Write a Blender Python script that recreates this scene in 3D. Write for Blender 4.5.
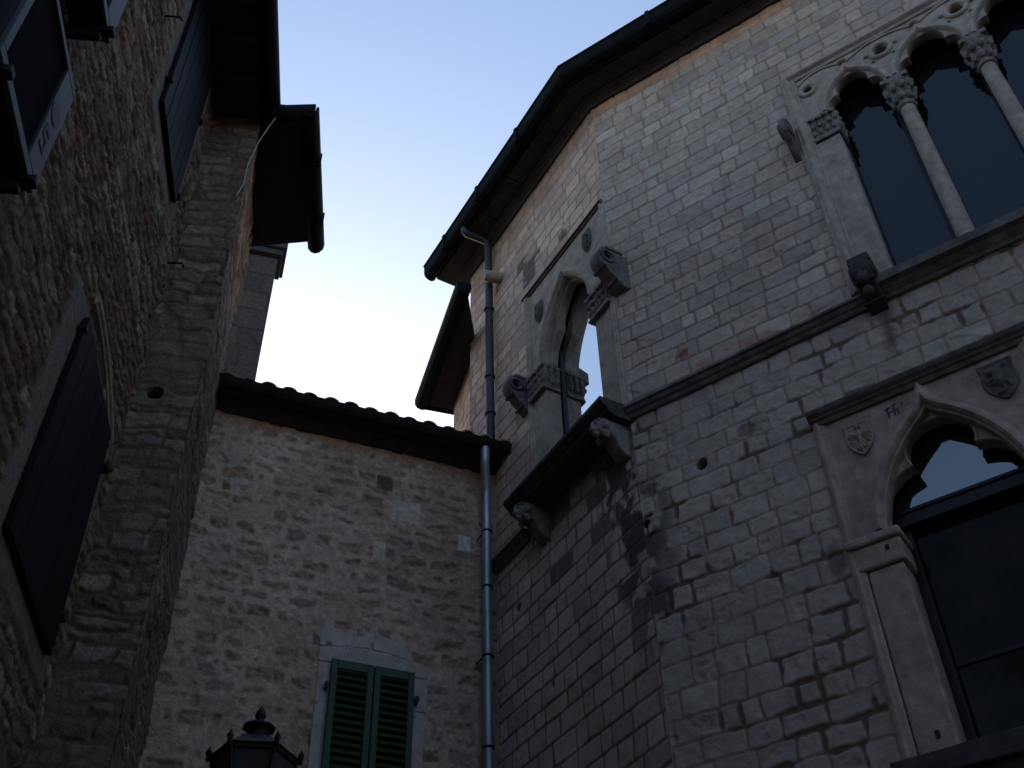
import bpy, bmesh, math, random
import numpy as np
from mathutils import Vector, Matrix
random.seed(7)
R = math.radians
scn = bpy.context.scene
for o in list(bpy.data.objects):
    bpy.data.objects.remove(o)
COL = scn.collection

# ---------------------------------------------------------------- camera
cam_d = bpy.data.cameras.new('camera')
cam = bpy.data.objects.new('camera', cam_d); COL.objects.link(cam)
cam_d.sensor_width = 36.0
cam_d.lens = 1150.0 * 36.0 / 1024.0
cam_d.clip_start = 0.05; cam_d.clip_end = 2000
cam.matrix_world = (Matrix.Translation((0, 0, 1.6)) @ Matrix.Rotation(R(90 + 43.8), 4, 'X')
                    @ Matrix.Rotation(R(-1.65), 4, 'Z'))
scn.camera = cam
scn.render.resolution_x = 1024; scn.render.resolution_y = 768

# ---------------------------------------------------------------- sky and sun
SUN_AZ, SUN_EL = 106.0, 20.0         # azimuth measured from +X towards +Y
world = bpy.data.worlds.new('World'); scn.world = world
world.use_nodes = True
nt = world.node_tree
sky = nt.nodes.new('ShaderNodeTexSky'); sky.sky_type = 'NISHITA'
sky.sun_disc = False
sky.sun_elevation = R(SUN_EL)
sky.sun_rotation = R(90 - SUN_AZ)
sky.air_density = 1.0; sky.dust_density = 1.6; sky.ozone_density = 1.7
bg = nt.nodes['Background']; bg.inputs['Strength'].default_value = 0.15
nt.links.new(sky.outputs[0], bg.inputs[0])
sun_d = bpy.data.lights.new('sun', 'SUN'); sun_d.energy = 0.6; sun_d.angle = R(0.5); sun_d.color = (1, .93, .85)
sun = bpy.data.objects.new('sun', sun_d); COL.objects.link(sun)
sd = Vector((math.cos(R(SUN_AZ)) * math.cos(R(SUN_EL)), math.sin(R(SUN_AZ)) * math.cos(R(SUN_EL)), math.sin(R(SUN_EL))))
sun.rotation_euler = sd.to_track_quat('Z', 'Y').to_euler()
sun.location = (0, 0, 30)
scn.view_settings.view_transform = 'Standard'; scn.view_settings.look = 'None'
scn.view_settings.exposure = 1.1; scn.view_settings.gamma = 1.0
scn.view_settings.use_curve_mapping = False
scn.render.engine = 'CYCLES'
scn.cycles.max_bounces = 6; scn.cycles.diffuse_bounces = 4

# ---------------------------------------------------------------- materials
def mat(name, col, rough=.8, var=.25, scale=8, bump=.15, bscale=60, metal=0, attr=False, spec=.3, stretch=None, ior=None, tint2=None, bdist=.01):
    m = bpy.data.materials.new(name); m.use_nodes = True
    t = m.node_tree; n = t.nodes; l = t.links
    p = n['Principled BSDF']
    p.inputs['Roughness'].default_value = rough
    p.inputs['Metallic'].default_value = metal
    p.inputs['Specular IOR Level'].default_value = spec
    if ior: p.inputs['IOR'].default_value = ior
    tc = n.new('ShaderNodeTexCoord'); mp = n.new('ShaderNodeMapping')
    if stretch: mp.inputs['Scale'].default_value = stretch
    l.new(tc.outputs['Object'], mp.inputs[0])
    n1 = n.new('ShaderNodeTexNoise'); n1.inputs['Scale'].default_value = scale; n1.inputs['Detail'].default_value = 8; n1.inputs['Roughness'].default_value = .65
    l.new(mp.outputs[0], n1.inputs['Vector'])
    r = n.new('ShaderNodeMapRange'); r.inputs[1].default_value = .3; r.inputs[2].default_value = .7
    r.inputs[3].default_value = 1 - var; r.inputs[4].default_value = 1 + var
    l.new(n1.outputs[0], r.inputs[0])
    if attr:
        base = n.new('ShaderNodeAttribute'); base.attribute_name = 'col'; bo = base.outputs['Color']
    else:
        base = n.new('ShaderNodeMixRGB'); base.inputs[1].default_value = (*col, 1)
        c2 = tint2 or tuple(c * .8 for c in col)
        base.inputs[2].default_value = (*c2, 1)
        n3 = n.new('ShaderNodeTexNoise'); n3.inputs['Scale'].default_value = scale * .35; n3.inputs['Detail'].default_value = 4
        l.new(mp.outputs[0], n3.inputs['Vector']); l.new(n3.outputs[0], base.inputs[0]); bo = base.outputs[0]
    mul = n.new('ShaderNodeVectorMath'); mul.operation = 'SCALE'
    l.new(bo, mul.inputs[0]); l.new(r.outputs[0], mul.inputs['Scale'])
    l.new(mul.outputs[0], p.inputs['Base Color'])
    if bump:
        n2 = n.new('ShaderNodeTexNoise'); n2.inputs['Scale'].default_value = bscale; n2.inputs['Detail'].default_value = 6; n2.inputs['Roughness'].default_value = .7
        l.new(mp.outputs[0], n2.inputs['Vector'])
        b = n.new('ShaderNodeBump'); b.inputs['Strength'].default_value = min(1, bump * 2); b.inputs['Distance'].default_value = bdist
        l.new(n2.outputs[0], b.inputs['Height']); l.new(b.outputs[0], p.inputs['Normal'])
    return m

M_ashlar = mat('ashlar_stone', None, attr=True, rough=.9, var=.18, scale=14, bump=.35, bscale=45, spec=.15)
M_rubble = mat('rubble_stone', None, attr=True, rough=.95, var=.35, scale=16, bump=.5, bscale=38, spec=.1, bdist=.02)
M_trim = mat('carved_limestone', (.42, .33, .27), rough=.88, var=.32, scale=9, bump=.4, bscale=45, spec=.12, tint2=(.30, .235, .19))
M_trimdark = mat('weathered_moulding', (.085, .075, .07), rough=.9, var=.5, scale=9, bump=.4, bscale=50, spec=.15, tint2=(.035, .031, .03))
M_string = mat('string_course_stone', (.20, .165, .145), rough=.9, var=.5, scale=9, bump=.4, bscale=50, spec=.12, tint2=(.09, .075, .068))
M_carve = mat('weathered_carving', (.20, .17, .155), rough=.9, var=.45, scale=14, bump=.4, bscale=60, spec=.15, tint2=(.07, .06, .055))
M_slab = mat('eave_slabs', (.07, .06, .055), rough=.9, var=.3, scale=6, bump=.3, bscale=30, spec=.1)
M_gutter = mat('dark_gutter_metal', (.010, .0095, .010), rough=.85, var=.3, scale=12, bump=.05, spec=.08)
M_zinc = mat('zinc_pipe', (.36, .39, .42), rough=.48, var=.3, scale=10, bump=.08, bscale=25, metal=.7, stretch=(1, 1, .3))
M_pipedark = mat('dull_pipe', (.055, .055, .06), rough=.5, var=.3, scale=10, bump=.05, metal=.5)
M_tile = mat('roof_tile', (.2, .12, .09), rough=.9, var=.4, scale=10, bump=.3, tint2=(.1, .07, .06))
M_wooddark = mat('dark_shutter_wood', (.010, .009, .009), rough=.7, var=.4, scale=6, bump=.25, bscale=20, stretch=(8, 8, .6), spec=.15)
M_woodgloss = mat('painted_shutter_wood', (.008, .009, .011), rough=.5, var=.35, scale=6, bump=.15, bscale=20, stretch=(8, 8, .6), spec=.12)
M_frame = mat('window_frame_wood', (.012, .010, .010), rough=.5, var=.3, scale=6, bump=.1, spec=.3)
M_green = mat('green_paint', (.016, .05, .016), rough=.5, var=.25, scale=12, bump=.15, bscale=30, spec=.3, tint2=(.012, .038, .013))
M_glass = mat('dark_glass', (.006, .007, .009), rough=.03, var=.1, scale=2, bump=.03, bscale=3, spec=.5, ior=1.42)
M_fanglass = mat('fanlight_glass', (.006, .007, .009), rough=.03, var=.1, scale=2, bump=.015, bscale=2, spec=.5, ior=2.3)
M_dimglass = mat('dim_brown_glass', (.030, .020, .013), rough=.07, var=.9, scale=3, bump=.03, bscale=3, spec=.3, ior=1.2, tint2=(.006, .005, .004))  # brown seen in the lower panes is put into the glass colour
M_glassold = mat('reflecting_glass', (.006, .007, .009), rough=.01, var=.1, scale=2, bump=0, spec=1.0, ior=4.5)
M_iron = mat('black_iron', (.016, .015, .015), rough=.55, var=.4, scale=20, bump=.1, metal=.3)
M_render = mat('stucco', (.2, .17, .15), rough=.95, var=.2, scale=5, bump=.3, bscale=30, spec=.1)
M_white = mat('white_casing', (.055, .058, .064), rough=.5, var=.12, scale=5, bump=.03)
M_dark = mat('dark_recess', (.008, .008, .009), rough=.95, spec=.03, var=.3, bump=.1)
M_red = mat('faded_red_print', (.085, .05, .055), rough=.6, var=.2, bump=0)
M_ink = mat('dark_print', (.03, .03, .04), rough=.6, var=.2, bump=0)
M_cement = mat('grey_tower_stone', (.05, .045, .045), rough=.9, var=.3, scale=5, bump=.35, bscale=30)
M_lampglass = mat('smoked_lantern_glass', (.05, .055, .055), rough=.25, var=.2, scale=6, bump=.05, spec=.4)
M_cable = mat('pale_cable', (.45, .45, .45), rough=.6, bump=0)
M_brownwall = mat('brown_stone', (.17, .135, .10), rough=.95, var=.35, scale=3, bump=.4, bscale=12, spec=.1, tint2=(.10, .08, .06), bdist=.03)
M_ground = mat('street_paving', (.11, .10, .09), rough=.7, var=.3, scale=2.5, bump=.3, bscale=12)

# ---------------------------------------------------------------- helpers
def az(a): return np.array([math.cos(R(a)), math.sin(R(a)), 0.])
class Wall:
    """A vertical wall plane: u runs along it, z is up, w is out of it towards the street."""
    def __init__(s, o, a):
        s.o = np.array([o[0], o[1], 0.]); s.u = az(a)
        n = np.array([s.u[1], -s.u[0], 0.])
        s.flip = False
        if n @ (-s.o) < 0: n = -n; s.flip = True
        s.n = n
    def P(s, u, z, w=0):
        return s.o + s.u * u + s.n * w + np.array([0, 0, z])
    def arr(s, u, z, w):
        return (s.o[None] + np.outer(u, s.u) + np.outer(w, s.n) + np.outer(z, [0, 0, 1.]))
    def side(s, u, z=0):                       # the plane square to the wall at u: u'->w
        q = Wall.__new__(Wall); q.o = s.P(u, z); q.u = s.n; q.n = s.u; q.flip = not s.flip
        return q

A = Wall((1.08663, 7.92586), -33)
B = Wall((1.08663, 7.92586), 121)
C = Wall((-.21878, 10.09842), 202.6)
D = Wall((-2.5, 2.0), 98)

def finish(o, parent=None, **props):
    COL.objects.link(o)
    if parent is not None: o.parent = parent
    for k, v in props.items():
        if v is not None: o[k] = v
    return o
def empty(name, loc, label, category, group=None):
    o = bpy.data.objects.new(name, None); o.empty_display_size = .2
    o.location = loc
    return finish(o, None, label=label, category=category, group=group)
def origin(parent):
    while parent is not None and parent.parent is not None: parent = parent.parent
    return np.array(parent.location) if parent is not None else np.zeros(3)

class MB:
    def __init__(s): s.v = []; s.f = []; s.sm = []
    def add(s, vs, fs, smooth=False):
        b = len(s.v); s.v.extend([tuple(map(float, q)) for q in vs])
        for q in fs: s.f.append(tuple(b + i for i in q)); s.sm.append(smooth)
    def box(s, W, u0, u1, z0, z1, w0, w1):
        vs = [W.P(u, z, w) for w in (w0, w1) for z in (z0, z1) for u in (u0, u1)]
        s.add(vs, [(0, 2, 3, 1), (4, 5, 7, 6), (0, 1, 5, 4), (2, 6, 7, 3), (0, 4, 6, 2), (1, 3, 7, 5)])
    def hexa(s, bottom, top):
        n = len(bottom)
        s.add(list(bottom) + list(top), [tuple(range(n))[::-1], tuple(range(n, 2 * n))] + [(i, (i + 1) % n, n + (i + 1) % n, n + i) for i in range(n)])
    def loft(s, rings, closed=True, caps=True, smooth=True):
        n = len(rings[0]); b = []
        for r in rings: b.extend(r)
        fs = []
        for i in range(len(rings) - 1):
            for j in range(n if closed else n - 1):
                k = (j + 1) % n
                fs.append((i * n + j, i * n + k, (i + 1) * n + k, (i + 1) * n + j))
        s.add(b, fs, smooth)
        if caps:
            s.add(rings[0], [tuple(range(n))[::-1]]); s.add(rings[-1], [tuple(range(n))])
    def tube(s, pts, r, n=14, smooth=True):
        pts = [np.array(p, float) for p in pts]; rings = []
        t0 = pts[1] - pts[0]; t0 /= np.linalg.norm(t0)
        a = np.array([0, 0, 1.]) if abs(t0[2]) < .9 else np.array([1., 0, 0])
        x = np.cross(t0, a); x /= np.linalg.norm(x)
        for i, p in enumerate(pts):
            if i == 0: t = pts[1] - p
            elif i == len(pts) - 1: t = p - pts[i - 1]
            else:
                t = (pts[i + 1] - p) / np.linalg.norm(pts[i + 1] - p) + (p - pts[i - 1]) / np.linalg.norm(p - pts[i - 1])
            t = t / np.linalg.norm(t)
            x = x - t * (x @ t); x /= np.linalg.norm(x); y = np.cross(t, x)
            rr = r[i] if isinstance(r, (list, tuple)) else r
            rings.append([p + rr * (x * math.cos(2 * math.pi * k / n) + y * math.sin(2 * math.pi * k / n)) for k in range(n)])
        s.loft(rings, smooth=smooth)
    def lathe(s, c, prof, n=20, smooth=True, shape=None):
        """prof: list of (radius, z); shape(theta, i) scales the radius"""
        rings = []
        for i, (r, z) in enumerate(prof):
            rings.append([np.array([c[0] + r * (shape(2 * math.pi * k / n, i) if shape else 1) * math.cos(2 * math.pi * k / n + .0),
                                    c[1] + r * (shape(2 * math.pi * k / n, i) if shape else 1) * math.sin(2 * math.pi * k / n), c[2] + z]) for k in range(n)])
        s.loft(rings, smooth=smooth)
    def sweep(s, W, path, prof, smooth=False):
        """profile (a, b): a = offset to the left of the path in the wall plane, b = w"""
        P = np.array(path, float); n = len(P); rings = []
        for i in range(n):
            if i == 0: t1 = t2 = P[1] - P[0]
            elif i == n - 1: t1 = t2 = P[i] - P[i - 1]
            else: t1 = P[i] - P[i - 1]; t2 = P[i + 1] - P[i]
            t1 = t1 / np.linalg.norm(t1); t2 = t2 / np.linalg.norm(t2)
            n1 = np.array([-t1[1], t1[0]]); n2 = np.array([-t2[1], t2[0]])
            m = n1 + n2; m /= np.linalg.norm(m); sc = min(2.5, 1 / max(.3, m @ n1))
            rings.append([W.P(P[i][0] + m[0] * a * sc, P[i][1] + m[1] * a * sc, b) for a, b in prof])
        s.loft(rings, smooth=smooth)
    def build(s, name, m, parent=None, bevel=0, **props):
        me = bpy.data.meshes.new(name)
        o = bpy.data.objects.new(name, me)
        if parent is None:
            c = np.array(s.v); L = np.array([c[:, 0].mean(), c[:, 1].mean(), c[:, 2].min()]); o.location = L
        else: L = origin(parent)
        me.from_pydata([tuple(np.array(q) - L) for q in s.v], [], s.f)
        me.polygons.foreach_set('use_smooth', s.sm)
        me.materials.append(m)
        bm = bmesh.new(); bm.from_mesh(me); bmesh.ops.recalc_face_normals(bm, faces=bm.faces); bm.to_mesh(me); bm.free()
        finish(o, parent, **props)
        if bevel:
            md = o.modifiers.new('bevel', 'BEVEL'); md.width = bevel; md.segments = 2; md.limit_method = 'ANGLE'; md.angle_limit = R(40)
        return o

def panel(name, W, outer, holes, w0, w1, m, parent, bevel=.006):
    """A stone plate in the wall plane with openings cut through it (2-D filled curve turned into a mesh)."""
    cu = bpy.data.curves.new(name, 'CURVE'); cu.dimensions = '2D'; cu.fill_mode = 'BOTH'
    cu.extrude = (w1 - w0) / 2 - bevel; cu.bevel_depth = bevel; cu.bevel_resolution = 1
    cu.offset = -bevel
    for pts in [outer] + holes:
        sp = cu.splines.new('POLY'); sp.points.add(len(pts) - 1); sp.use_cyclic_u = True
        for p, q in zip(sp.points, pts): p.co = (q[0], q[1], 0, 1)
    tmp = bpy.data.objects.new(name, cu); COL.objects.link(tmp)
    dg = bpy.context.evaluated_depsgraph_get()
    me = bpy.data.meshes.new_from_object(tmp.evaluated_get(dg))
    bpy.data.objects.remove(tmp); bpy.data.curves.remove(cu)
    n = len(me.vertices); co = np.zeros(n * 3); me.vertices.foreach_get('co', co); co = co.reshape(-1, 3)
    Q = W.arr(co[:, 0], co[:, 1], co[:, 2] + (w0 + w1) / 2) - origin(parent)[None]
    me.vertices.foreach_set('co', Q.ravel()); me.materials.clear(); me.materials.append(m)
    bm = bmesh.new(); bm.from_mesh(me); bmesh.ops.remove_doubles(bm, verts=bm.verts, dist=1e-5)
    bmesh.ops.recalc_face_normals(bm, faces=bm.faces); bm.to_mesh(me); bm.free()
    o = bpy.data.objects.new(name, me)
    return finish(o, parent)

_ico = None
def blobs(name, W, items, m, parent, voxel=.01, extra=None, noise=.012, nscale=.05):
    """One continuous carved lump: ellipsoids (u,z,w,ru,rz,rw) merged by a voxel remesh."""
    mb = MB()
    for (u, z, w, ru, rz, rw) in items:
        rings = []
        for i in range(1, 8):
            ph = math.pi * i / 8
            rings.append([W.P(u + ru * math.sin(ph) * math.cos(t), z + rz * math.cos(ph), w + rw * math.sin(ph) * math.sin(t)) for t in [2 * math.pi * k / 12 for k in range(12)]])
        mb.loft(rings)
    if extra: extra(mb)
    o = mb.build(name, m, parent)
    md = o.modifiers.new('remesh', 'REMESH'); md.mode = 'VOXEL'; md.voxel_size = voxel; md.use_smooth_shade = True
    if noise:
        tx = bpy.data.textures.new(name + '_grain', 'CLOUDS'); tx.noise_scale = nscale; tx.noise_depth = 2
        dm = o.modifiers.new('grain', 'DISPLACE'); dm.texture = tx; dm.strength = noise; dm.mid_level = .5; dm.texture_coords = 'LOCAL'
    return o

# ---- numpy value noise
_rng = np.random.RandomState(11)
_lat = _rng.rand(256, 256)
def vnoise(x, y, seed=0):
    x = x + seed * 17.31; y = y + seed * 9.77
    xi = np.floor(x).astype(int); yi = np.floor(y).astype(int); fx = x - xi; fy = y - yi
    fx = fx * fx * (3 - 2 * fx); fy = fy * fy * (3 - 2 * fy)
    g = lambda a, b: _lat[a & 255, b & 255]
    return (g(xi, yi) * (1 - fx) * (1 - fy) + g(xi + 1, yi) * fx * (1 - fy) + g(xi, yi + 1) * (1 - fx) * fy + g(xi + 1, yi + 1) * fx * fy)
def fbm(x, y, seed=0, oct=4, gain=.55):
    s = 0; a = 1; t = 0
    for k in range(oct):
        s = s + a * vnoise(x * 2 ** k, y * 2 ** k, seed + k * 3); t += a; a *= gain
    return s / t
def sst(a, b, x):
    t = np.clip((x - a) / (b - a), 0, 1); return t * t * (3 - 2 * t)

def masonry(U, Z, seed, bands, wob=.012, wobs=3.0):
    """bands: [(z_from, z_to, hmin, hmax, wmin, wmax)].  Returns stone id, distance to the nearest joint, size."""
    rs = np.random.RandomState(seed)
    Zp = Z + (fbm(U * wobs, Z * wobs * .6, seed, 3) - .5) * wob * 2 + (vnoise(U * 9, Z * 9, seed + 5) - .5) * wob * .6
    Up = U + (fbm(U * wobs * 1.3, Z * wobs * 1.3, seed + 40, 3) - .5) * wob * 2.4
    edges = []; info = []
    for (a, b, h0, h1, w0, w1) in bands:
        z = a
        while z < b - h0 * .5:
            edges.append(z); info.append((w0, w1)); z += rs.uniform(h0, h1)
    edges.append(z); edges = np.array(edges)
    ci = np.clip(np.searchsorted(edges, Zp, side='right') - 1, 0, len(info) - 1)
    zlo = edges[ci]; zhi = edges[ci + 1]
    sid = np.zeros(U.shape, int); dl = np.zeros(U.shape); sw = np.zeros(U.shape)
    umin, umax = U.min() - 1, U.max() + 1; k = 0
    for c in range(len(info)):
        w0, w1 = info[c]; xs = [umin - rs.rand() * w1]
        while xs[-1] < umax: xs.append(xs[-1] + rs.uniform(w0, w1))
        xs = np.array(xs); mk = ci == c
        up = Up[mk]; i = np.clip(np.searchsorted(xs, up, side='right') - 1, 0, len(xs) - 2)
        sid[mk] = k + i; dl[mk] = np.minimum(up - xs[i], xs[i + 1] - up); sw[mk] = xs[i + 1] - xs[i]; k += len(xs)
    dz = np.minimum(Zp - zlo, zhi - Zp)
    # rounded corners
    rc = .03
    du = np.clip(rc - dl, 0, None); dv = np.clip(rc - dz, 0, None)
    d = np.where((du > 0) & (dv > 0), rc - np.sqrt(du * du + dv * dv), np.minimum(dl, dz))
    return sid, d, k
def perstone(sid, k, seed, n=1):
    r = np.random.RandomState(seed).rand(k + 2, n)[sid]
    return r[..., 0] if n == 1 else r

def spaced(a, b, fa, fb, fine, coarse):
    """grid lines: fine between fa and fb, coarse outside"""
    xs = [a]
    while xs[-1] < b - 1e-6:
        x = xs[-1]; st = fine if fa <= x < fb else coarse
        nx = x + st
        if x < fa < nx: nx = fa
        xs.append(min(nx, b))
    return np.array(xs)

def hwall(name, W, us, zs, style, holes, parent, m, seamu=(None, None), extra=None, wall_tone=1.0):  # the last factor scales the whole wall colour evenly
    U, Z = np.meshgrid(us, zs)
    H, RGB = style(U, Z)
    if seamu[0] is not None: H[:, 0] = seamu[0]
    if seamu[1] is not None: H[:, -1] = seamu[1]
    nu, nz = len(us), len(zs)
    co = W.arr(U.ravel(), Z.ravel(), H.ravel()) - origin(parent)[None]
    uc = (us[:-1] + us[1:]) / 2; zc = (zs[:-1] + zs[1:]) / 2
    UC, ZC = np.meshgrid(uc, zc); keep = np.ones(UC.shape, bool)
    for (a, b, c, d) in holes: keep &= ~((UC > a) & (UC < b) & (ZC > c) & (ZC < d))
    I, J = np.nonzero(keep)
    q = np.stack([I * nu + J, I * nu + J + 1, (I + 1) * nu + J + 1, (I + 1) * nu + J], 1)
    if W.flip: q = q[:, ::-1]
    me = bpy.data.meshes.new(name)
    nf = len(q)
    ev = []; ef = []
    if extra is not None: ev = [np.array(v) - origin(parent) for v in extra.v]; ef = extra.f
    nv = len(co) + len(ev)
    me.vertices.add(nv)
    allco = np.concatenate([co, np.array(ev)]) if len(ev) else co
    me.vertices.foreach_set('co', allco.astype(np.float32).ravel())
    loops = list(q.ravel()); starts = list(range(0, nf * 4, 4)); tot = [4] * nf
    p = nf * 4
    for f in ef:
        loops += [i + len(co) for i in f]; starts.append(p); tot.append(len(f)); p += len(f)
    me.loops.add(len(loops)); me.loops.foreach_set('vertex_index', np.array(loops, dtype=np.int32))
    me.polygons.add(len(starts)); me.polygons.foreach_set('loop_start', np.array(starts, dtype=np.int32))
    me.polygons.foreach_set('loop_total', np.array(tot, dtype=np.int32))
    sm = np.zeros(len(starts), bool); sm[:nf] = True
    me.update(calc_edges=True); me.validate()
    me.polygons.foreach_set('use_smooth', sm)
    at = me.color_attributes.new('col', 'FLOAT_COLOR', 'POINT')
    c4 = np.ones((nv, 4), np.float32); c4[:, :3] = .2
    c4[:len(co), :3] = RGB.reshape(-1, 3) * DIRTY * wall_tone; at.data.foreach_set('color', c4.ravel())
    me.materials.append(m)
    o = bpy.data.objects.new(name, me)
    return finish(o, parent)

def mix(a, b, t): return a * (1 - t[..., None]) + b * t[..., None]
def rgb(*c): return np.array(c, float)

DIRTY = np.array([1.36, 1.21, 1.06])     # overall tone of the local limestone
# ---------------------------------------------------------------- ground
g = MB()
N = 24
S = 400.
xs = np.linspace(-S, S, N + 1)
g.add([(x, y, 0) for y in xs for x in xs], [(j * (N + 1) + i, j * (N + 1) + i + 1, (j + 1) * (N + 1) + i + 1, (j + 1) * (N + 1) + i) for j in range(N) for i in range(N)])
gr = g.build('street', M_ground, None, kind='structure')

# ================================================================ RIGHT: Gothic palace (walls A and B)
pal = empty('gothic_palace', (1.08663, 7.92586, 0), 'tall pale ashlar stone palace with Gothic arched windows and a bend in its facade', 'building')

def dirt(U, Z, seed): return fbm(U * 1.3, Z * 1.0, seed, 5)

def style_A(U, Z):
    rough = sst(8.9, 8.6, Z)                      # lower masonry: bigger, more eroded blocks
    sid, d, k = masonry(U, Z, 3, [(0, 8.72, .165, .235, .16, .38), (8.72, 14.3, .165, .22, .14, .38)], wob=.017)
    r = perstone(sid, k, 5, 5)
    er = fbm(U * 4, Z * 4, 61, 3)
    jw = .003 + .006 * r[..., 2] + rough * (.000 + .028 * sst(.58, .74, er))
    jw = jw + .006 * (vnoise(U * 30, Z * 30, 8) - .5)
    e = sst(jw * .5, jw * .5 + .011, d)
    H = -.008 + .004 * rough + e * (.008 - .004 * rough + .005 * r[..., 0]) + e * (fbm(U * 10, Z * 10, 3, 4) - .5) * (.012 + .006 * rough)
    H -= (1 - e) * rough * .010 * sst(.5, .7, er)
    chip = sst(.66, .74, fbm(U * 7, Z * 7, 77, 3)); H -= chip * .008
    warm = rgb(.33, .275, .245); cool = rgb(.29, .262, .252); pale = rgb(.37, .325, .30)
    base = mix(warm, cool, sst(.35, .75, r[..., 1]))
    base = mix(base, pale, sst(.7, .95, r[..., 3]) * .8)
    base = mix(base, rgb(.29, .27, .265) + 0 * base, rough * .65)
    base = base * (.88 + .2 * r[..., 4])[..., None] * (.85 + .3 * fbm(U * 3, Z * 3, 21, 4))[..., None]
    mortar = mix(rgb(.26, .205, .175) + 0 * base, rgb(.2, .14, .12) + 0 * base, fbm(U * 5, Z * 5, 9, 3))
    mortar = mix(mortar, rgb(.13, .095, .085) + 0 * base, rough * sst(.45, .7, er))
    c = mix(mortar, base, e)
    # top course warm plaster, pink brick packing above the string course
    top = sst(13.62, 13.7, Z + .04 * vnoise(U * 4, Z * 2, 2)); c = mix(c, rgb(.40, .24, .17) * (.75 + .5 * vnoise(U * 6, Z * 12, 7))[..., None], top * .75)
    red = sst(9.06, 8.98, Z) * sst(8.83, 8.86, Z) * sst(.5, .6, vnoise(U * 5, Z * 6, 14)) * sst(.6, .8, U)
    c = mix(c, rgb(.30, .15, .13) + 0 * c, red * .8)
    redsq = (np.abs(U - .60) < .07) & (np.abs(Z - 9.18) < .07) & (fbm(U * 16, Z * 16, 5, 2) < .52); c[redsq] = rgb(.22, .09, .07)
    # black growth by the corner below the balcony and below the sill bracket
    st = sst(.42, .05, U + .3 * (fbm(U * 6, Z * 4, 31, 4) - .5)) * sst(8.2, 7.7, Z) * sst(5.8, 6.6, Z) * sst(.42, .54, fbm(U * 7, Z * 4, 91, 5))
    c = mix(c, rgb(.035, .035, .032) + 0 * c, st * .85)
    st2 = sst(.13, .03, np.abs(U - 2.43 - .1 * (Z - 8.5)) + .06 * fbm(U * 9, Z * 6, 4, 3)) * sst(8.75, 8.6, Z) * sst(7.9, 8.4, Z); c = mix(c, rgb(.06, .05, .045) + 0 * c, st2 * .8)
    pat = sst(.13, .08, np.hypot((U - 1.52) * 1.1, (Z - 6.5) * .6) + .05 * fbm(U * 12, Z * 12, 4, 3)); c = mix(c, rgb(.12, .10, .085) + 0 * c, pat * .8); H -= pat * .012
    pat = sst(.12, .08, np.hypot((U - 1.05), (Z - 8.02)) + .06 * fbm(U * 12, Z * 12, 14, 3)); c = mix(c, rgb(.13, .11, .1) + 0 * c, pat * .7); H -= pat * .012
    for (hu, hz, hr) in ((.61, 7.87, .045), (.02, 7.5, .03)):
        q = np.hypot(U - hu, Z - hz); m_ = sst(hr + .012, hr, q); H = H - .13 * m_; c = mix(c, rgb(.03, .026, .024) + 0 * c, m_)
    c = c * (.86 + .28 * dirt(U, Z, 51))[..., None]
    return H, c
def style_B(U, Z):
    rough = sst(8.7, 8.4, Z)
    sid, d, k = masonry(U, Z, 23, [(0, 8.6, .165, .235, .16, .38), (8.6, 14.3, .165, .22, .15, .4)], wob=.013)
    r = perstone(sid, k, 15, 5)
    er = fbm(U * 4, Z * 4, 161, 3)
    jw = .003 + .006 * r[..., 2] + rough * .012 * sst(.55, .75, er)
    e = sst(jw * .5, jw * .5 + .014, d)
    H = -.008 + e * (.007 + .005 * r[..., 0]) + e * (fbm(U * 10, Z * 10, 13, 4) - .5) * .010
    warm = rgb(.36, .27, .235); cool = rgb(.285, .255, .25)
    base = mix(warm, cool, sst(.3, .9, r[..., 1] * .6 + rough * .6)) * (1 + .22 * rough)[..., None]
    base = base * (.8 + .36 * r[..., 4])[..., None] * (.8 + .4 * fbm(U * 3, Z * 3, 22, 4))[..., None]
    mortar = rgb(.22, .17, .145) + 0 * base; mortar = mix(mortar, rgb(.13, .11, .10) + 0 * base, rough * .8)
    c = mix(mortar, base, e)
    # single blackened stones high on the wall and under the balcony
    bl = ((r[..., 3] > .72) & (Z > 12.25) & (Z < 13.3) & (U > .7) & (U < 1.9)) * e * sst(.35, .5, fbm(U * 6, Z * 6, 44, 3))
    c = mix(c, rgb(.06, .055, .055) + 0 * c, bl * .85)
    bl = ((r[..., 3] > .62) & (Z > 7.7) & (Z < 8.7) & (U > .2) & (U < 1.5)) * e; c = mix(c, rgb(.07, .065, .065) + 0 * c, bl * .8)
    topd = sst(13.2, 13.6, Z + .5 * (vnoise(U * 3, Z * 2, 3) - .5)) * .6; c = mix(c, rgb(.17, .1, .075) + 0 * c, topd * .6)
    edge = .62 - .17 * (8.5 - Z)
    st = sst(.12, -.08, U - edge + .35 * (fbm(U * 5, Z * 3, 31, 4) - .5)) * sst(8.75, 8.6, Z) * sst(6.0, 7.5, Z + .6 * fbm(U * 8, Z * 2, 2, 3)) * (.45 + .55 * e) * sst(.38, .5, fbm(U * 6 + 4, Z * 5, 12, 5))
    c = mix(c, rgb(.028, .028, .026) + 0 * c, st * .9)
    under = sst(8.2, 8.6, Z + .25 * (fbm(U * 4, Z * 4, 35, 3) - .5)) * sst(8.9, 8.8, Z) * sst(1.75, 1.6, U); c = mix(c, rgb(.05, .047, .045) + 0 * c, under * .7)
    for (hu, hz, hr) in ((2.12, 7.87, .045), (1.55, 6.75, .02)):
        q = np.hypot(U - hu, Z - hz); m_ = sst(hr + .012, hr, q); H = H - .13 * m_; c = mix(c, rgb(.03, .026, .024) + 0 * c, m_)
    c = c * (.86 + .28 * dirt(U, Z, 52))[..., None]
    return H, c

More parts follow.
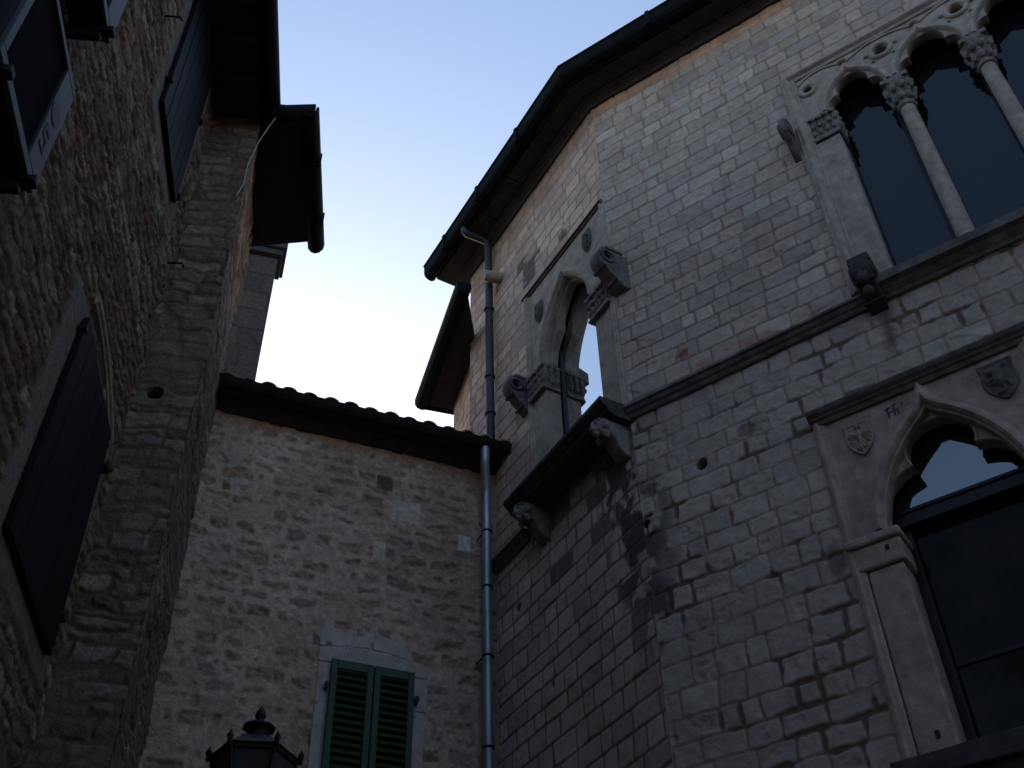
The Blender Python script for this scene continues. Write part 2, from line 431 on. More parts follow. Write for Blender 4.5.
WT = 13.86       # wall head
core = MB()      # body of the building behind the faces, in the wall mesh
def polybody(mb, pts, z0, z1): mb.hexa([(x, y, z0) for x, y in pts], [(x, y, z1) for x, y in pts])
pA0 = A.P(.02, 0, -.7); pA1 = A.P(8, 0, -.7)
# body, set back behind the window reveals
b_end = B.P(3.13, 0, -.7)
polybody(core, [(pA0[0], pA0[1]), (pA1[0], pA1[1]), (9.5, 12), (1.2, 13.5), (b_end[0], b_end[1])], 0, 14.0)
usA = spaced(0, 8.0, 0, 3.9, .0115, .12); zsA = spaced(0, WT, 4.3, WT, .0115, .15)
hwall('wall', A, usA, zsA, style_A, [(2.27, 5.30, 8.86, 12.36), (1.66, 3.32, 4.72, 7.80)], pal, M_ashlar, seamu=(.003, None), extra=core)
usB = spaced(0, 3.15, 0, 3.15, .0115, .12)
endB = MB(); endB.add([B.P(3.15, 0, .003), B.P(3.15, 0, -.8), B.P(3.15, WT, -.8), B.P(3.15, WT, .003)], [(0, 1, 2, 3)])
hwall('wall', B, usB, zsA, style_B, [(.06, 1.66, 8.90, 12.0)], pal, M_ashlar, wall_tone=1.15, seamu=(.003, .003), extra=endB)  # stone colour raised to make up for the weaker light on this face

# --- eaves: cavetto moulding, stone slabs, gutter; mitred round the bend
TM = math.tan(R(13))
def along(mb, prof, uA=8.0, uB=3.5, smooth=False):
    """sweep a (w, z) profile along A, round the corner and along B"""
    rings = [[A.P(uA, z, w) for w, z in prof],
             [A.P(-w * TM, z, w) for w, z in prof],
             [B.P(uB, z, w) for w, z in prof]]
    mb.loft(rings, smooth=smooth)
mb = MB(); along(mb, [(-.3, 13.862), (.03, 13.862), (.05, 13.9), (.09, 13.93), (.13, 13.94), (.13, 13.985), (-.3, 13.985)], uB=3.15)
mb.build('cornice_moulding', M_slab, pal, bevel=.005)
mb = MB(); rs = random.Random(4)
u = 8.0                                            # soffit slabs, one after another
def slabsA():
    u = -.0
    first = True
    while u < 7.9:
        nu = min(u + rs.uniform(.55, .85), 8.0); dz = rs.uniform(-.008, .008)
        ua = u + .006; ub = nu - .006
        q = [(ua if not first else 0, -.3), (ub, -.3), (ub, .36 + dz), (ua if not first else 0, .36 + dz)]
        pts = []
        for (uu, ww) in q:
            if first and uu == 0: uu = -ww * TM
            pts.append((uu, ww))
        mb.hexa([A.P(a, 13.99 + dz, b) for a, b in pts], [A.P(a, 14.05 + dz, b) for a, b in pts]); u = nu; first = False
    u = 0; first = True
    while u < 3.5:
        nu = min(u + rs.uniform(.55, .8), 3.5); dz = rs.uniform(-.008, .008)
        if 3.5 - nu < .3: nu = 3.5
        ua = u + .006; ub = nu - .006
        pts = [(-.3 * -TM if first else ua, -.3), (ub, -.3), (ub, .36 + dz), (-.36 * TM if first else ua, .36 + dz)]
        mb.hexa([B.P(a, 13.99 + dz, b) for a, b in pts], [B.P(a, 14.05 + dz, b) for a, b in pts]); u = nu; first = False
slabsA()
mb.build('soffit', M_slab, pal, bevel=.006)
mb = MB()
gp = [(.36, 14.06), (.375, 14.01), (.42, 13.975), (.47, 13.975), (.52, 14.01), (.54, 14.06), (.545, 14.2), (.56, 14.205), (.56, 14.225), (.53, 14.225), (.525, 14.08), (.45, 14.03), (.39, 14.08), (.39, 14.2), (.36, 14.2)]
along(mb, gp, uB=3.55)
gut = mb.build('gutter', M_gutter, pal)
mb = MB()
for u in (1.1, 2.6, 4.1): mb.box(A, u, u + .05, 13.965, 14.24, .355, .57)
for u in (.9, 1.95, 2.9): mb.box(B, u, u + .05, 13.965, 14.24, .355, .57)
mb.build('bracket', M_gutter, gut)
mb = MB()
r0 = [(-.6, 14.3), (.47, 14.1), (.47, 14.15), (-.6, 14.38), (-4, 15.3), (-4, 15.2)]
along(mb, r0, uB=3.5); mb.build('roof', M_tile, pal)

# --- string course / sill
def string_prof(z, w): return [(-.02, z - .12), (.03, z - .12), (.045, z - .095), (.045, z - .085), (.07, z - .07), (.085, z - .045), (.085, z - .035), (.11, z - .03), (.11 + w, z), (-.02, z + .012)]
mb = MB()
pr = string_prof(8.80, 0)
mb.loft([[A.P(-.005, z, w) for w, z in pr], [A.P(2.36, z + .045, w) for w, z in pr]], smooth=False)
pr = [(-.35, 8.72), (.03, 8.74), (.045, 8.77), (.06, 8.78), (.085, 8.805), (.10, 8.83), (.15, 8.84), (.155, 8.93), (-.35, 8.95)]
mb.loft([[A.P(2.36, z, w) for w, z in pr], [A.P(8, z, w) for w, z in pr]], smooth=False)
pr = string_prof(8.62, 0)
mb.loft([[B.P(1.82, z, w) for w, z in pr], [B.P(2.53, z, w) for w, z in pr]], smooth=False)
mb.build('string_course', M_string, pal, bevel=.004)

# --- shape generators for Gothic openings (points in u, z)
def arc(p, q, sag, n=10):
    """arc from p to q bulging to the LEFT by sag"""
    p = np.array(p, float); q = np.array(q, float); c = q - p; L = np.linalg.norm(c); nrm = np.array([-c[1], c[0]]) / L
    out = []
    s = max(1e-5, abs(sag)); rad = (L * L / 4 + s * s) / (2 * s); half = math.asin(min(1, L / 2 / rad))
    if s > L / 2: half = math.pi - half
    for i in range(n + 1):
        a = -half + 2 * half * i / n
        x = rad * math.sin(a); y = rad * math.cos(a) - (rad - s)
        out.append(p + c / L * (L / 2 + x) + nrm * y * (1 if sag > 0 else -1))
    return [tuple(o) for o in out]
def trefoil(c, z0, a, h, cu=.58, cz=.47, s1=.24, s2=.25):
    left = arc((c - a, z0), (c - a * cu, z0 + h * cz), a * s1, 8) + arc((c - a * cu, z0 + h * cz), (c, z0 + h), a * s2, 10)[1:]
    right = [(2 * c - x, z) for x, z in left[::-1]][1:]
    return left + right
def pointed(c, z0, a, h, sag=.2, tip=.0):
    left = arc((c - a, z0), (c, z0 + h), a * sag, 14)
    if tip: left = left[:-1] + [(c - .012, z0 + h + tip * .4), (c, z0 + h + tip)]
    return left + [(2 * c - x, z) for x, z in left[::-1]][1:]
def circle(c, z, r, n=24): return [(c + r * math.cos(2 * math.pi * k / n), z + r * math.sin(2 * math.pi * k / n)) for k in range(n)]

def relief(mb, W, cu, cz, wd, ht, w0, shapes, kind='shield'):
    """carved shield: grid with a shield outline and raised figure"""
    nx, nz = 34, 44
    X, Zg = np.meshgrid(np.linspace(-1, 1, nx), np.linspace(-1, 1, nz))
    t = (1 - Zg) / 2                                       # 0 top, 1 bottom
    if kind == 'shield': half = np.where(t < .45, 1 - .08 * np.sin(t / .45 * math.pi), np.clip(1 - ((t - .45) / .55) ** 2.2, 0.02, 1))
    else: half = np.sqrt(np.clip(1 - Zg ** 2 * .97, .02, 1))
    Ux = X * half * wd / 2; Zx = Zg * ht / 2
    edge = np.minimum(1 - np.abs(X), np.minimum(1 - Zg, 1 + Zg))
    h = .028 * sst(0, .06, edge) - .010 * sst(.10, .18, edge)
    xx = Ux / (wd / 2)
    for (bx, bz, ra, rb, ang, amp) in shapes:
        ca, sa = math.cos(R(ang)), math.sin(R(ang)); dx = xx - bx; dz = Zg - bz
        q = ((dx * ca + dz * sa) / ra) ** 2 + ((-dx * sa + dz * ca) / rb) ** 2
        h = np.maximum(h, .018 + amp * np.sqrt(np.clip(1 - q, 0, 1)) * (q < 1)) if amp > 0 else h + amp * (q < 1)
    vs = [W.P(cu + a, cz + b, w0 + c) for a, b, c in zip(Ux.ravel(), Zx.ravel(), h.ravel())]
    mb.add(vs, [(j * nx + i, j * nx + i + 1, (j + 1) * nx + i + 1, (j + 1) * nx + i) for j in range(nz - 1) for i in range(nx - 1)], True)
EAGLE = [(0, .1, .17, .5, 0, .03), (0, .68, .15, .15, 0, .035), (.17, .66, .12, .05, 0, .03)] + \
    [(s * .38, .28, .42, .12, s * 28, .026) for s in (1, -1)] + [(s * .55, .22 - k * .2, .32 - k * .04, .065, s * (5 - k * 28), .022) for s in (1, -1) for k in range(3)] + \
    [(s * .16, -.5, .07, .22, s * 24, .022) for s in (1, -1)] + [(0, -.6, .09, .25, 0, .025), (s_ := .3, -.55, .1, .05, 0, .02), (-.3, -.55, .1, .05, 0, .02)]
LION = [(-.05, .0, .26, .42, 28, .034), (-.28, .5, .22, .2, 0, .036), (-.5, .44, .12, .09, 0, .03), (-.5, .1, .3, .08, 25, .024), (-.4, -.12, .26, .07, -10, .024),
        (.1, -.5, .1, .28, -28, .026), (-.2, -.62, .26, .07, 12, .024), (.35, -.25, .1, .3, 30, .026), (.5, .3, .07, .42, -14, .022), (.42, .68, .18, .08, 30, .022), (.1, -.8, .22, .05, 0, .02)]

# --- upper triple window on wall A
GM = .10
c_arch = [2.895, 3.66, 4.44]; aw = [.275, .305, .305]
uw = MB()
holes = []
ZS = 11.50
for c, a in zip(c_arch, aw): holes.append(trefoil(c, ZS, a, .42)[::-1] )
# tracery plate with lights, oculi
outer = [(2.36, 11.52), (2.36, 12.26), (5.20, 12.26), (5.20, 11.52)]
bot = []
prev = 5.20
outer = [(2.36, ZS), (2.36, 12.26), (5.20, 12.26), (5.20, ZS)]
for c, a in list(zip(c_arch, aw))[::-1]:
    outer += [q for q in trefoil(c, ZS, a, .42)[::-1]]
oculi = [(3.27, 12.02), (4.05, 12.02)]
win = panel('upper_window', A, outer, [circle(x, z, .070) for x, z in oculi] + [circle(2.475, 12.0, .055), circle(4.88, 12.0, .055)], -.10, .006, M_trim, pal, bevel=.004)
mb = MB()
mb.box(A, 3.12, 3.42, 11.9, 12.14, -.16, -.13); mb.box(A, 3.9, 4.2, 11.9, 12.14, -.16, -.13); mb.box(A, 2.38, 2.57, 11.9, 12.1, -.16, -.13); mb.box(A, 4.8, 4.97, 11.9, 12.1, -.16, -.13)
mb.build('oculus_backing', M_dark, win)
mb = MB()
# outer frame moulding
fr = [(2.30, 8.94), (2.30, 12.31), (5.26, 12.31), (5.26, 8.94)]
mb.sweep(A, fr, [(.07, -.02), (.07, .03), (.055, .045), (.035, .045), (.025, .06), (.0, .065), (-.015, .05), (-.03, .03), (-.045, .025), (-.06, .03), (-.075, .02), (-.075, -.02)])
mb.build('frame_moulding', M_trim, win, bevel=.003)
mb = MB()
AM = [(.075, -.02), (.075, .018), (.06, .035), (.045, .035), (.035, .05), (.01, .055), (-.002, .04), (-.012, .015), (-.012, -.02)]
for c, a in zip(c_arch, aw):
    mb.sweep(A, pointed(c, ZS, a + .035, .46, .26, .05), AM)
mb.build('arch_moulding', M_trim, win, bevel=.003)
mb = MB()
for (x, z), r_ in [((3.27, 12.02), .1), ((4.05, 12.02), .1), ((2.475, 12.0), .075), ((4.88, 12.0), .075)]:
    cp = circle(x, z, r_, 28)
    path = cp + [cp[0], cp[1]]
    mb.sweep(A, path, [(-.03, -.01), (-.03, .02), (-.012, .035), (.01, .035), (.025, .02), (.03, -.06)], smooth=True)
mb.build('oculus_ring', M_trim, win)
# raised ogee bands in the spandrels, knobs beside the oculi
mb = MB()
for x0, x1 in [(2.40, 2.895), (2.895, 3.66), (3.66, 4.44), (4.44, 5.16)]:
    mid = (x0 + x1) / 2; w_ = (x1 - x0)
    path = arc((x0, 12.11 if x0 > 2.5 else 12.14), (mid, 12.225), .03, 8) + arc((mid, 12.225), (x1, 12.11), .03, 8)[1:]
    mb.sweep(A, path, [(.012, 0), (.012, .022), (-.012, .022), (-.012, 0)])
mb.build('spandrel_band', M_trim, win, bevel=.003)
kn = []
for x in (3.27, 4.05):
    for s in (-1, 1): kn += [(x + s * .155, 12.03, .012, .024, .024, .026), (x + s * .105, 11.89, .012, .02, .02, .024)]
kn += [(2.895, 12.11, .05, .045, .035, .04), (3.66, 12.11, .05, .045, .035, .04), (4.44, 12.11, .05, .045, .035, .04), (2.86, 12.10, .055, .02, .02, .03), (3.625, 12.10, .055, .02, .02, .03)]
for i_ in range(8): blobs('knob', A, [kn[i_]], M_trim, win, voxel=.006, noise=.004)
for i_ in (8, 9, 10): blobs('crown_knob', A, [kn[i_]] + ([kn[i_ + 3]] if i_ < 10 else []), M_trim, win, voxel=.007, noise=.008)
# cusp leaves
# piers
for (p0, p1) in ((2.365, 2.62), (4.72, 5.195)):
    mb = MB(); mb.box(A, p0, p1, 9.03, 11.10, -.30, .012)
    pb = MB()
    mb.box(A, p0 + .0, p1 + .03, 8.93, 8.965, -.3, .05)
    mb.sweep(A, [(p1 + .012, 9.025), (p0, 9.025)], [(.03, -.28), (.03, .02), (.0, .045), (-.03, .05), (-.058, .03), (-.058, -.28)][::-1])
    mb.build('pier', M_trim, win, bevel=.008)
def leafy(name, W, u0, u1, z0, z1, w0, w1, parent, m=M_carve, seed=1, corner=0):
    """a carved leaf capital as a block: two rows of curled leaves, remeshed into one lump"""
    rr = random.Random(seed); it = []
    def ex(mb):
        mb.box(W, u0 + .015, u1 - .015, z0, z1, w0, w1 - .02)
        mb.box(W, u0 - .012, u1 + .012, z1 - .035, z1, w0, w1 + .012)
        mb.box(W, u0, u1, z0, z0 + .022, w0, w1 + .004)
        mb.box(W, u0 + .008, u1 - .008, z0 + .03, z0 + .07, w0, w1 - .006)
    h = z1 - z0
    for row, zz in enumerate((z0 + h * .40, z0 + h * .74)):
        n = max(2, int((u1 - u0) / .06))
        for i in range(n):
            uu = u0 + (i + .5 + (.3 if row else -.1)) * (u1 - u0) / n
            it.append((min(uu, u1), zz, w1 - .008, .026, h * .16, .016)); it.append((min(uu, u1) + rr.uniform(-.01, .01), zz + h * .13, w1 + .018, .021, h * .08, .018))
        nw = max(1, int((w1 - w0) / .075))
        for i in range(nw):
            ww = w0 + (i + .5) * (w1 - w0) / nw
            for us in (u0, u1):
                it.append((us, zz, ww, .026, h * .19, .03)); it.append((us + (.014 if us == u1 else -.014), zz + h * .12, ww, .02, h * .08, .022))
    return blobs(name, W, it, m, parent, voxel=.008, extra=ex, noise=.016, nscale=.03)
M_cap = mat('carved_capital', (.27, .21, .185), rough=.9, var=.4, scale=14, bump=.4, bscale=60, spec=.15, tint2=(.17, .145, .13))
leafy('capital', A, 2.365, 2.645, 11.12, ZS, -.3, .03, win, M_cap, 2)
leafy('capital', A, 4.70, 5.195, 11.12, ZS, -.3, .03, win, M_cap, 5)
for i, x in enumerate((3.27, 4.05)):
    cc = A.P(x, 0, -.09)
    mb = MB(); mb.lathe(cc, [(.081, 9.12), (.079, 9.5), (.077, 10.3), (.072, 11.10)], 24)
    mb.build('column', M_trim, win)
    mb = MB(); mb.lathe(cc, [(.10, 9.0), (.115, 9.01), (.118, 9.03), (.105, 9.045), (.092, 9.055), (.09, 9.075), (.1, 9.085), (.1, 9.1), (.085, 9.115), (.08, 9.13)], 24)
    mb.box(A, x - .125, x + .125, 8.93, 9.0, -.21, .03)
    mb.build('column_base', M_trim, win, bevel=.004)
    def ex(mb, cc=cc, x=x):
        mb.lathe(cc, [(.075, 11.06), (.093, 11.075), (.093, 11.1), (.078, 11.115), (.08, 11.2), (.1, 11.32), (.135, 11.42), (.14, 11.44)], 24)
        mb.box(A, x - .135, x + .135, 11.44, ZS, -.225, .04)
    it = []
    for row, (zz, rad, hh) in enumerate(((11.2, .095, .06), (11.34, .125, .06))):
        for k in range(8):
            t = 2 * math.pi * (k + .5 * row) / 8
            it.append((x + rad * math.cos(t), zz, -.09 + rad * math.sin(t), .034, hh, .034))
            it.append((x + (rad + .022) * math.cos(t), zz + .05, -.09 + (rad + .022) * math.sin(t), .023, .024, .023))
    blobs('capital', A, it, M_cap, win, voxel=.007, extra=ex, noise=.014, nscale=.03)
# timber frames and glass
mb = MB()
for c, a in zip(c_arch, (.28, .33, .33)):
    mb.box(A, c - a - .03, c - a + .025, 8.95, 12.05, -.26, -.21); mb.box(A, c + a - .025, c + a + .03, 8.95, 12.05, -.26, -.21)
    mb.box(A, c - a + .025, c + a - .025, 8.95, 8.99, -.26, -.21)
mb.build('timber_frame', M_frame, win)
mb = MB()
for k, (c, a) in enumerate(zip(c_arch, (.28, .33, .33))): mb.box(A, c - a + .0, c + a - .0, 8.96, 12.1, -.247 + .003 * k, -.236)
mb.build('glass', M_glass, win)
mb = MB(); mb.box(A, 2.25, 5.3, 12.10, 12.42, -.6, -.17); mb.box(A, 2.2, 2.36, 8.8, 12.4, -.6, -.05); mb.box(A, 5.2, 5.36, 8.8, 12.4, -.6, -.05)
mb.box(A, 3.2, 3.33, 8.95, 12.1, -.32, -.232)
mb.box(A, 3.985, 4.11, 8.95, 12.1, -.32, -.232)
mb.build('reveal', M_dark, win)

# --- lower window on wall A
U0, U1 = 1.64, 3.34; LC = 2.49
LZ = 6.58      # spring
a_ = .53; LH = .93
lw_open = [(LC + .50, 4.85)] + [(LC + .50, 6.3)]
tre = trefoil(LC, LZ, .50, .86, cu=.50, cz=.60, s1=.30, s2=.24)
pt_in = pointed(LC, LZ, .55, .93, .22, .0)
outer = [(1.70, LZ), (1.70, 7.75), (3.28, 7.75), (3.28, LZ)] + pt_in[::-1]
low = panel('lower_window', A, outer, [], -.12, .01, M_trim, pal, bevel=.004)
# cusped inner order set back, pierced near the springing
outer2 = pointed(LC, LZ, .56, .945, .22, 0)[:] + tre[::-1]
pan = panel('cusped_tracery', A, outer2, [circle(LC - .45, LZ + .46, .042), circle(LC + .45, LZ + .46, .042)][:0], -.16, -.05, M_trim, low, bevel=.004)
mb = MB()
mb.sweep(A, pointed(LC, LZ, .565, .94, .22, .07), [(.085, -.02), (.085, .02), (.07, .045), (.055, .05), (.04, .075), (.015, .08), (0, .06), (-.01, .03), (-.025, .02), (-.03, -.03), (-.03, -.08)])
mb.build('arch_moulding', M_trim, low, bevel=.003)
mb = MB()
mb.sweep(A, [(p[0], p[1]) for p in tre], [(.012, -.16), (.012, -.04), (-.004, -.03), (-.014, -.045), (-.014, -.16)])
mb.build('cusp_moulding', M_trim, low, bevel=.002)
mb = MB()
mb.sweep(A, [(1.655, 4.9), (1.655, 7.76)], [(.04, -.02), (.04, .03), (.02, .045), (0, .05), (-.02, .035), (-.045, .03), (-.06, .015), (-.06, -.02)])
mb.sweep(A, [(3.325, 7.76), (3.325, 4.9)], [(.04, -.02), (.04, .03), (.02, .045), (0, .05), (-.02, .035), (-.045, .03), (-.06, .015), (-.06, -.02)])
mb.build('frame_moulding', M_trim, low, bevel=.003)
mb = MB()
pr = [(-.02, 7.73), (.035, 7.73), (.045, 7.755), (.045, 7.765), (.07, 7.78), (.07, 7.79), (.10, 7.81), (.115, 7.835), (.115, 7.85), (-.02, 7.87)]
mb.loft([[A.P(1.60, z, w) for w, z in pr], [A.P(3.38, z, w) for w, z in pr]], smooth=False)
mb.build('hood_moulding', M_string, low, bevel=.003)
mb = MB(); relief(mb, A, 1.95, 7.46, .22, .33, .008, EAGLE); mb.build('shield', M_trim, low, label='plain-edged shield carved with a spread eagle')
mb = MB(); relief(mb, A, 3.06, 7.48, .27, .38, .008, LION); mb.build('shield', M_carve, low, label='dark weathered shield carved with a rearing beast')
# carved dark letters left of the arch tip
mb = MB()
def stroke(u, z, du, dz, t=.016):
    t *= .62; u = 2.25 + (u - 2.25) * .85; z = 7.60 + (z - 7.60) * .85; du *= .85; dz *= .85
    p = np.array([u, z]); q = np.array([u + du, z + dz]); n_ = q - p; n_ = np.array([-n_[1], n_[0]]) / np.linalg.norm(n_) * t / 2
    pts = [p + n_, p - n_, q - n_, q + n_]; mb.hexa([A.P(a, b, .008) for a, b in pts], [A.P(a, b, .0135) for a, b in pts])
stroke(2.205, 7.54, 0, .13, .024); stroke(2.18, 7.645, .06, .012, .018); stroke(2.265, 7.545, .0, .125, .02); stroke(2.265, 7.61, .045, .0, .016)
stroke(2.255, 7.665, .04, .012, .016); stroke(2.30, 7.545, -.01, .07, .018); stroke(2.345, 7.635, .01, .035, .016); stroke(2.2, 7.60, .07, .004, .012)
mb.build('inscription', mat('worn_black_lettering', (.06, .05, .046), rough=.9, var=.5, scale=30, bump=.1), low)
for (p0, p1, s) in ((1.72, 1.99, 1), (2.99, 3.26, -1)):
    mb = MB(); mb.box(A, p0, p1, 4.86, 6.30, -.3, .02)
    mb.build('pier', M_trim, low, bevel=.02)
    q0, q1 = (1.62, 2.0) if s == 1 else (2.98, 3.36)
    mb = MB()
    mb.box(A, q0, q1 + (.02 if s == 1 else 0), 6.305, 6.50, -.3, .045)
    mb.box(A, q0 - .015 * (s < 0), q1 + (.04 if s == 1 else .015), 6.50, 6.575, -.3, .075)
    o = mb.build('impost', M_trim, low, bevel=.02)
mb = MB(); mb.box(A, 1.9, 1.93, 6.41, 6.45, .03, .055); mb.box(A, 1.86, 1.89, 4.98, 5.03, .01, .03)
mb.build('iron_stub', M_iron, low)
mb = MB(); mb.box(A, 1.90, 3.08, 6.72, 6.80, -.27, -.185); mb.box(A, 1.9, 3.08, 6.80, 6.83, -.28, -.17); mb.box(A, 1.9, 3.08, 6.69, 6.72, -.28, -.172)
mb.box(A, 1.97, 2.06, 4.85, 6.69, -.31, -.22); mb.box(A, 2.92, 3.01, 4.85, 6.69, -.31, -.22)
for zz in (5.55,): mb.box(A, 2.06, 2.92, zz, zz + .03, -.292, -.262)
mb.build('timber_frame', M_frame, low, bevel=.004)
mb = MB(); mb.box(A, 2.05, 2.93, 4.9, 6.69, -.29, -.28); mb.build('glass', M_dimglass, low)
mb = MB(); mb.box(A, 1.88, 3.10, 6.82, 7.62, -.21, -.20)
mb.build('fanlight', M_fanglass, low)
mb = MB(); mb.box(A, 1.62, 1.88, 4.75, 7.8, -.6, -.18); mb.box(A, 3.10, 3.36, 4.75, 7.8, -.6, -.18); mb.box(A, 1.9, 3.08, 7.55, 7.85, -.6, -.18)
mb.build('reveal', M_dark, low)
mb = MB(); mb.box(A, 1.56, 3.44, 4.70, 4.85, -.4, .16); mb.box(A, 1.6, 3.4, 4.62, 4.70, -.02, .10)
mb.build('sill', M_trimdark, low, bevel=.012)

# --- pole brackets and corbels (scroll with a hole through it)
def scroll(name, W, u0, u1, zc, size, parent, m=M_carve, rise=1.0, hole=True, plain=False):
    """side profile in (w, z): a block at the wall that curls out and down, pierced by a hole; thick along u"""
    S_ = W.side(u0); k = size
    out = [(-.3, .5), (0, .5), (.28, .62), (.5, .6), (.66, .48), (.74, .3), (.76, .08), (.7, -.12), (.58, -.26), (.5, -.3), (.42, -.42), (.3, -.5), (.2, -.66), (0, -.8), (-.3, -.8)]
    out = [(a * k, zc + b * k * rise) for a, b in out]
    hl = [circle(.46 * k, zc + .17 * k, .13 * k, 18)] if hole else []
    sgn = 1
    o = panel(name, S_, out, hl, 0, u1 - u0, m, parent, bevel=.012)
    mb = MB()
    for wa in (u1 - u0, 0):
        sg = 1 if wa else -1
        cp = circle(.46 * k, zc + .17 * k, .205 * k, 26)
        mb.sweep(S_, cp + cp[:2], [(-.05 * k, wa - sg * .01), (-.04 * k, wa + sg * .018), (0, wa + sg * .026), (.04 * k, wa + sg * .018), (.05 * k, wa - sg * .01)], smooth=True)
    mb.box(S_, -.02, .5 * k, zc + .50 * k, zc + .60 * k, -.012, u1 - u0 + .012)
    for (a, b, rr_) in () if plain else ((.58, -.20, .045), (.24, -.60, .035)):
        mb.tube([S_.P(a * k, zc + b * k, -.012), S_.P(a * k, zc + b * k, u1 - u0 + .012)], rr_ * k * 1.3, 10)
    mb.build('volute', m, o)
    return o
scroll('pole_bracket', A, 2.13, 2.20, 11.28, .36, pal, plain=True)
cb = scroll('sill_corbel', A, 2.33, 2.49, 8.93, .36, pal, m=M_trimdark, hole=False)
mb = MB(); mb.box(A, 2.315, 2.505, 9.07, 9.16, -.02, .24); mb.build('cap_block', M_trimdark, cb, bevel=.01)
blobs('carved_face', A, [(2.41, 8.86, .27, .06, .09, .05), (2.41, 8.80, .31, .03, .035, .04), (2.38, 8.9, .31, .018, .018, .02), (2.44, 8.9, .31, .018, .018, .02), (2.41, 8.72, .22, .05, .06, .05)], M_trimdark, cb, voxel=.008)

# --- balcony window on wall B
BC_ = .86; ba = .50; BZ = 10.62
outer = [(.05, BZ), (.05, 11.97), (1.665, 11.97), (1.665, BZ)] + pointed(BC_, BZ, .53, .97, .22, 0)
outer = [(.05, BZ), (.05, 11.97), (1.665, 11.97), (1.665, BZ)] + pointed(BC_, BZ, .53, .97, .22, 0)[::-1]
bw = panel('balcony_window', B, outer, [], -.18, .01, M_trim, pal, bevel=.004)
tb = trefoil(BC_, BZ, .50, .90, cu=.60, cz=.46, s1=.12, s2=.19)
panel('cusped_tracery', B, pointed(BC_, BZ, .55, .985, .22, 0) + tb[::-1], [], -.16, -.06, M_trim, bw, bevel=.004)
mb = MB()
mb.sweep(B, pointed(BC_, BZ, .56, .99, .22, .03), [(.085, -.02), (.085, .015), (.07, .035), (.055, .04), (.04, .06), (.015, .065), (0, .05), (-.01, .03), (-.025, .02), (-.03, -.03), (-.03, -.08)])
mb.build('arch_moulding', M_trim, bw, bevel=.003)
mb = MB(); FP = [(.045, -.02), (.045, .03), (.025, .045), (0, .05), (-.02, .035), (-.045, .03), (-.06, .015), (-.06, -.02)]
mb.sweep(B, [(1.68, 8.86), (1.68, 11.99)], [(-a, b) for a, b in FP][::-1])
mb.sweep(B, [(.045, 8.86), (.045, 11.99)], [(-a * .6, b * .8) for a, b in FP][::-1])
mb.build('frame_moulding', M_trim, bw, bevel=.003)
mb = MB()
mb.sweep(B, [(1.74, 12.01), (.01, 12.01)], [(-.035, -.02), (-.035, .03), (-.015, .035), (-.01, .055), (.012, .06), (.02, .035), (.04, .03), (.04, -.02)])
mb.build('hood_moulding', mat('reddened_moulding', (.17, .10, .085), rough=.9, tint2=(.09, .06, .055), scale=9), bw, bevel=.003)
for (p0, p1) in ((1.36, 1.63), (.075, .36)):
    zc = 10.22 if p0 > 1 else 10.34
    mb = MB(); mb.box(B, p0, p1, 8.86, zc, -.17, .02); mb.build('pier', M_trim, bw, bevel=.008)
    q0, q1 = (1.33, 1.66) if p0 > 1 else (.03, .41)
    leafy('capital', B, q0, q1, zc, zc + .36, -.16, .07, bw, M_cap, 8 if p0 > 1 else 9)
mb = MB(); relief(mb, B, .36, 11.66, .17, .36, .008, LION); mb.build('shield', M_carve, bw)
mb = MB(); relief(mb, B, 1.42, 11.5, .17, .34, .008, EAGLE); mb.build('shield', M_carve, bw)
mb = MB(); mb.box(B, 1.335, 1.40, 8.86, 11.6, -.24, -.175); mb.box(B, .3, .36, 8.86, 11.6, -.24, -.175)
mb.box(B, .36, 1.335, 8.86, 8.93, -.24, -.175)
mb.build('timber_frame', M_frame, bw, bevel=.006)
mb = MB(); mb.box(B, .31, 1.39, 8.9, 11.65, -.222, -.205); mb.build('glass', M_glassold, bw)
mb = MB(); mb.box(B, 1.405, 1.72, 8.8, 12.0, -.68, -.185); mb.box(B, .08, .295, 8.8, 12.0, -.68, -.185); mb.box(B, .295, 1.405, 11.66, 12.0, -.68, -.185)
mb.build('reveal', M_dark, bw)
scroll('pole_bracket', B, -.17, .0, 10.70, .38, pal)
scroll('pole_bracket', B, 1.74, 1.88, 10.48, .36, pal)

# balcony slab with moulded edge, two carved consoles
mb = MB()
pr = [(-.3, 8.66), (.20, 8.66), (.22, 8.68), (.255, 8.69), (.27, 8.71), (.27, 8.73), (.30, 8.745), (.325, 8.77), (.345, 8.79), (.345, 8.835), (-.3, 8.855)]
ringsb = []
for uu, f in ((-.02, 1), (1.78, 1)):
    ringsb.append([B.P(uu - (.345 - w) * 0, z, w) for w, z in pr])
mb.loft(ringsb, smooth=False)
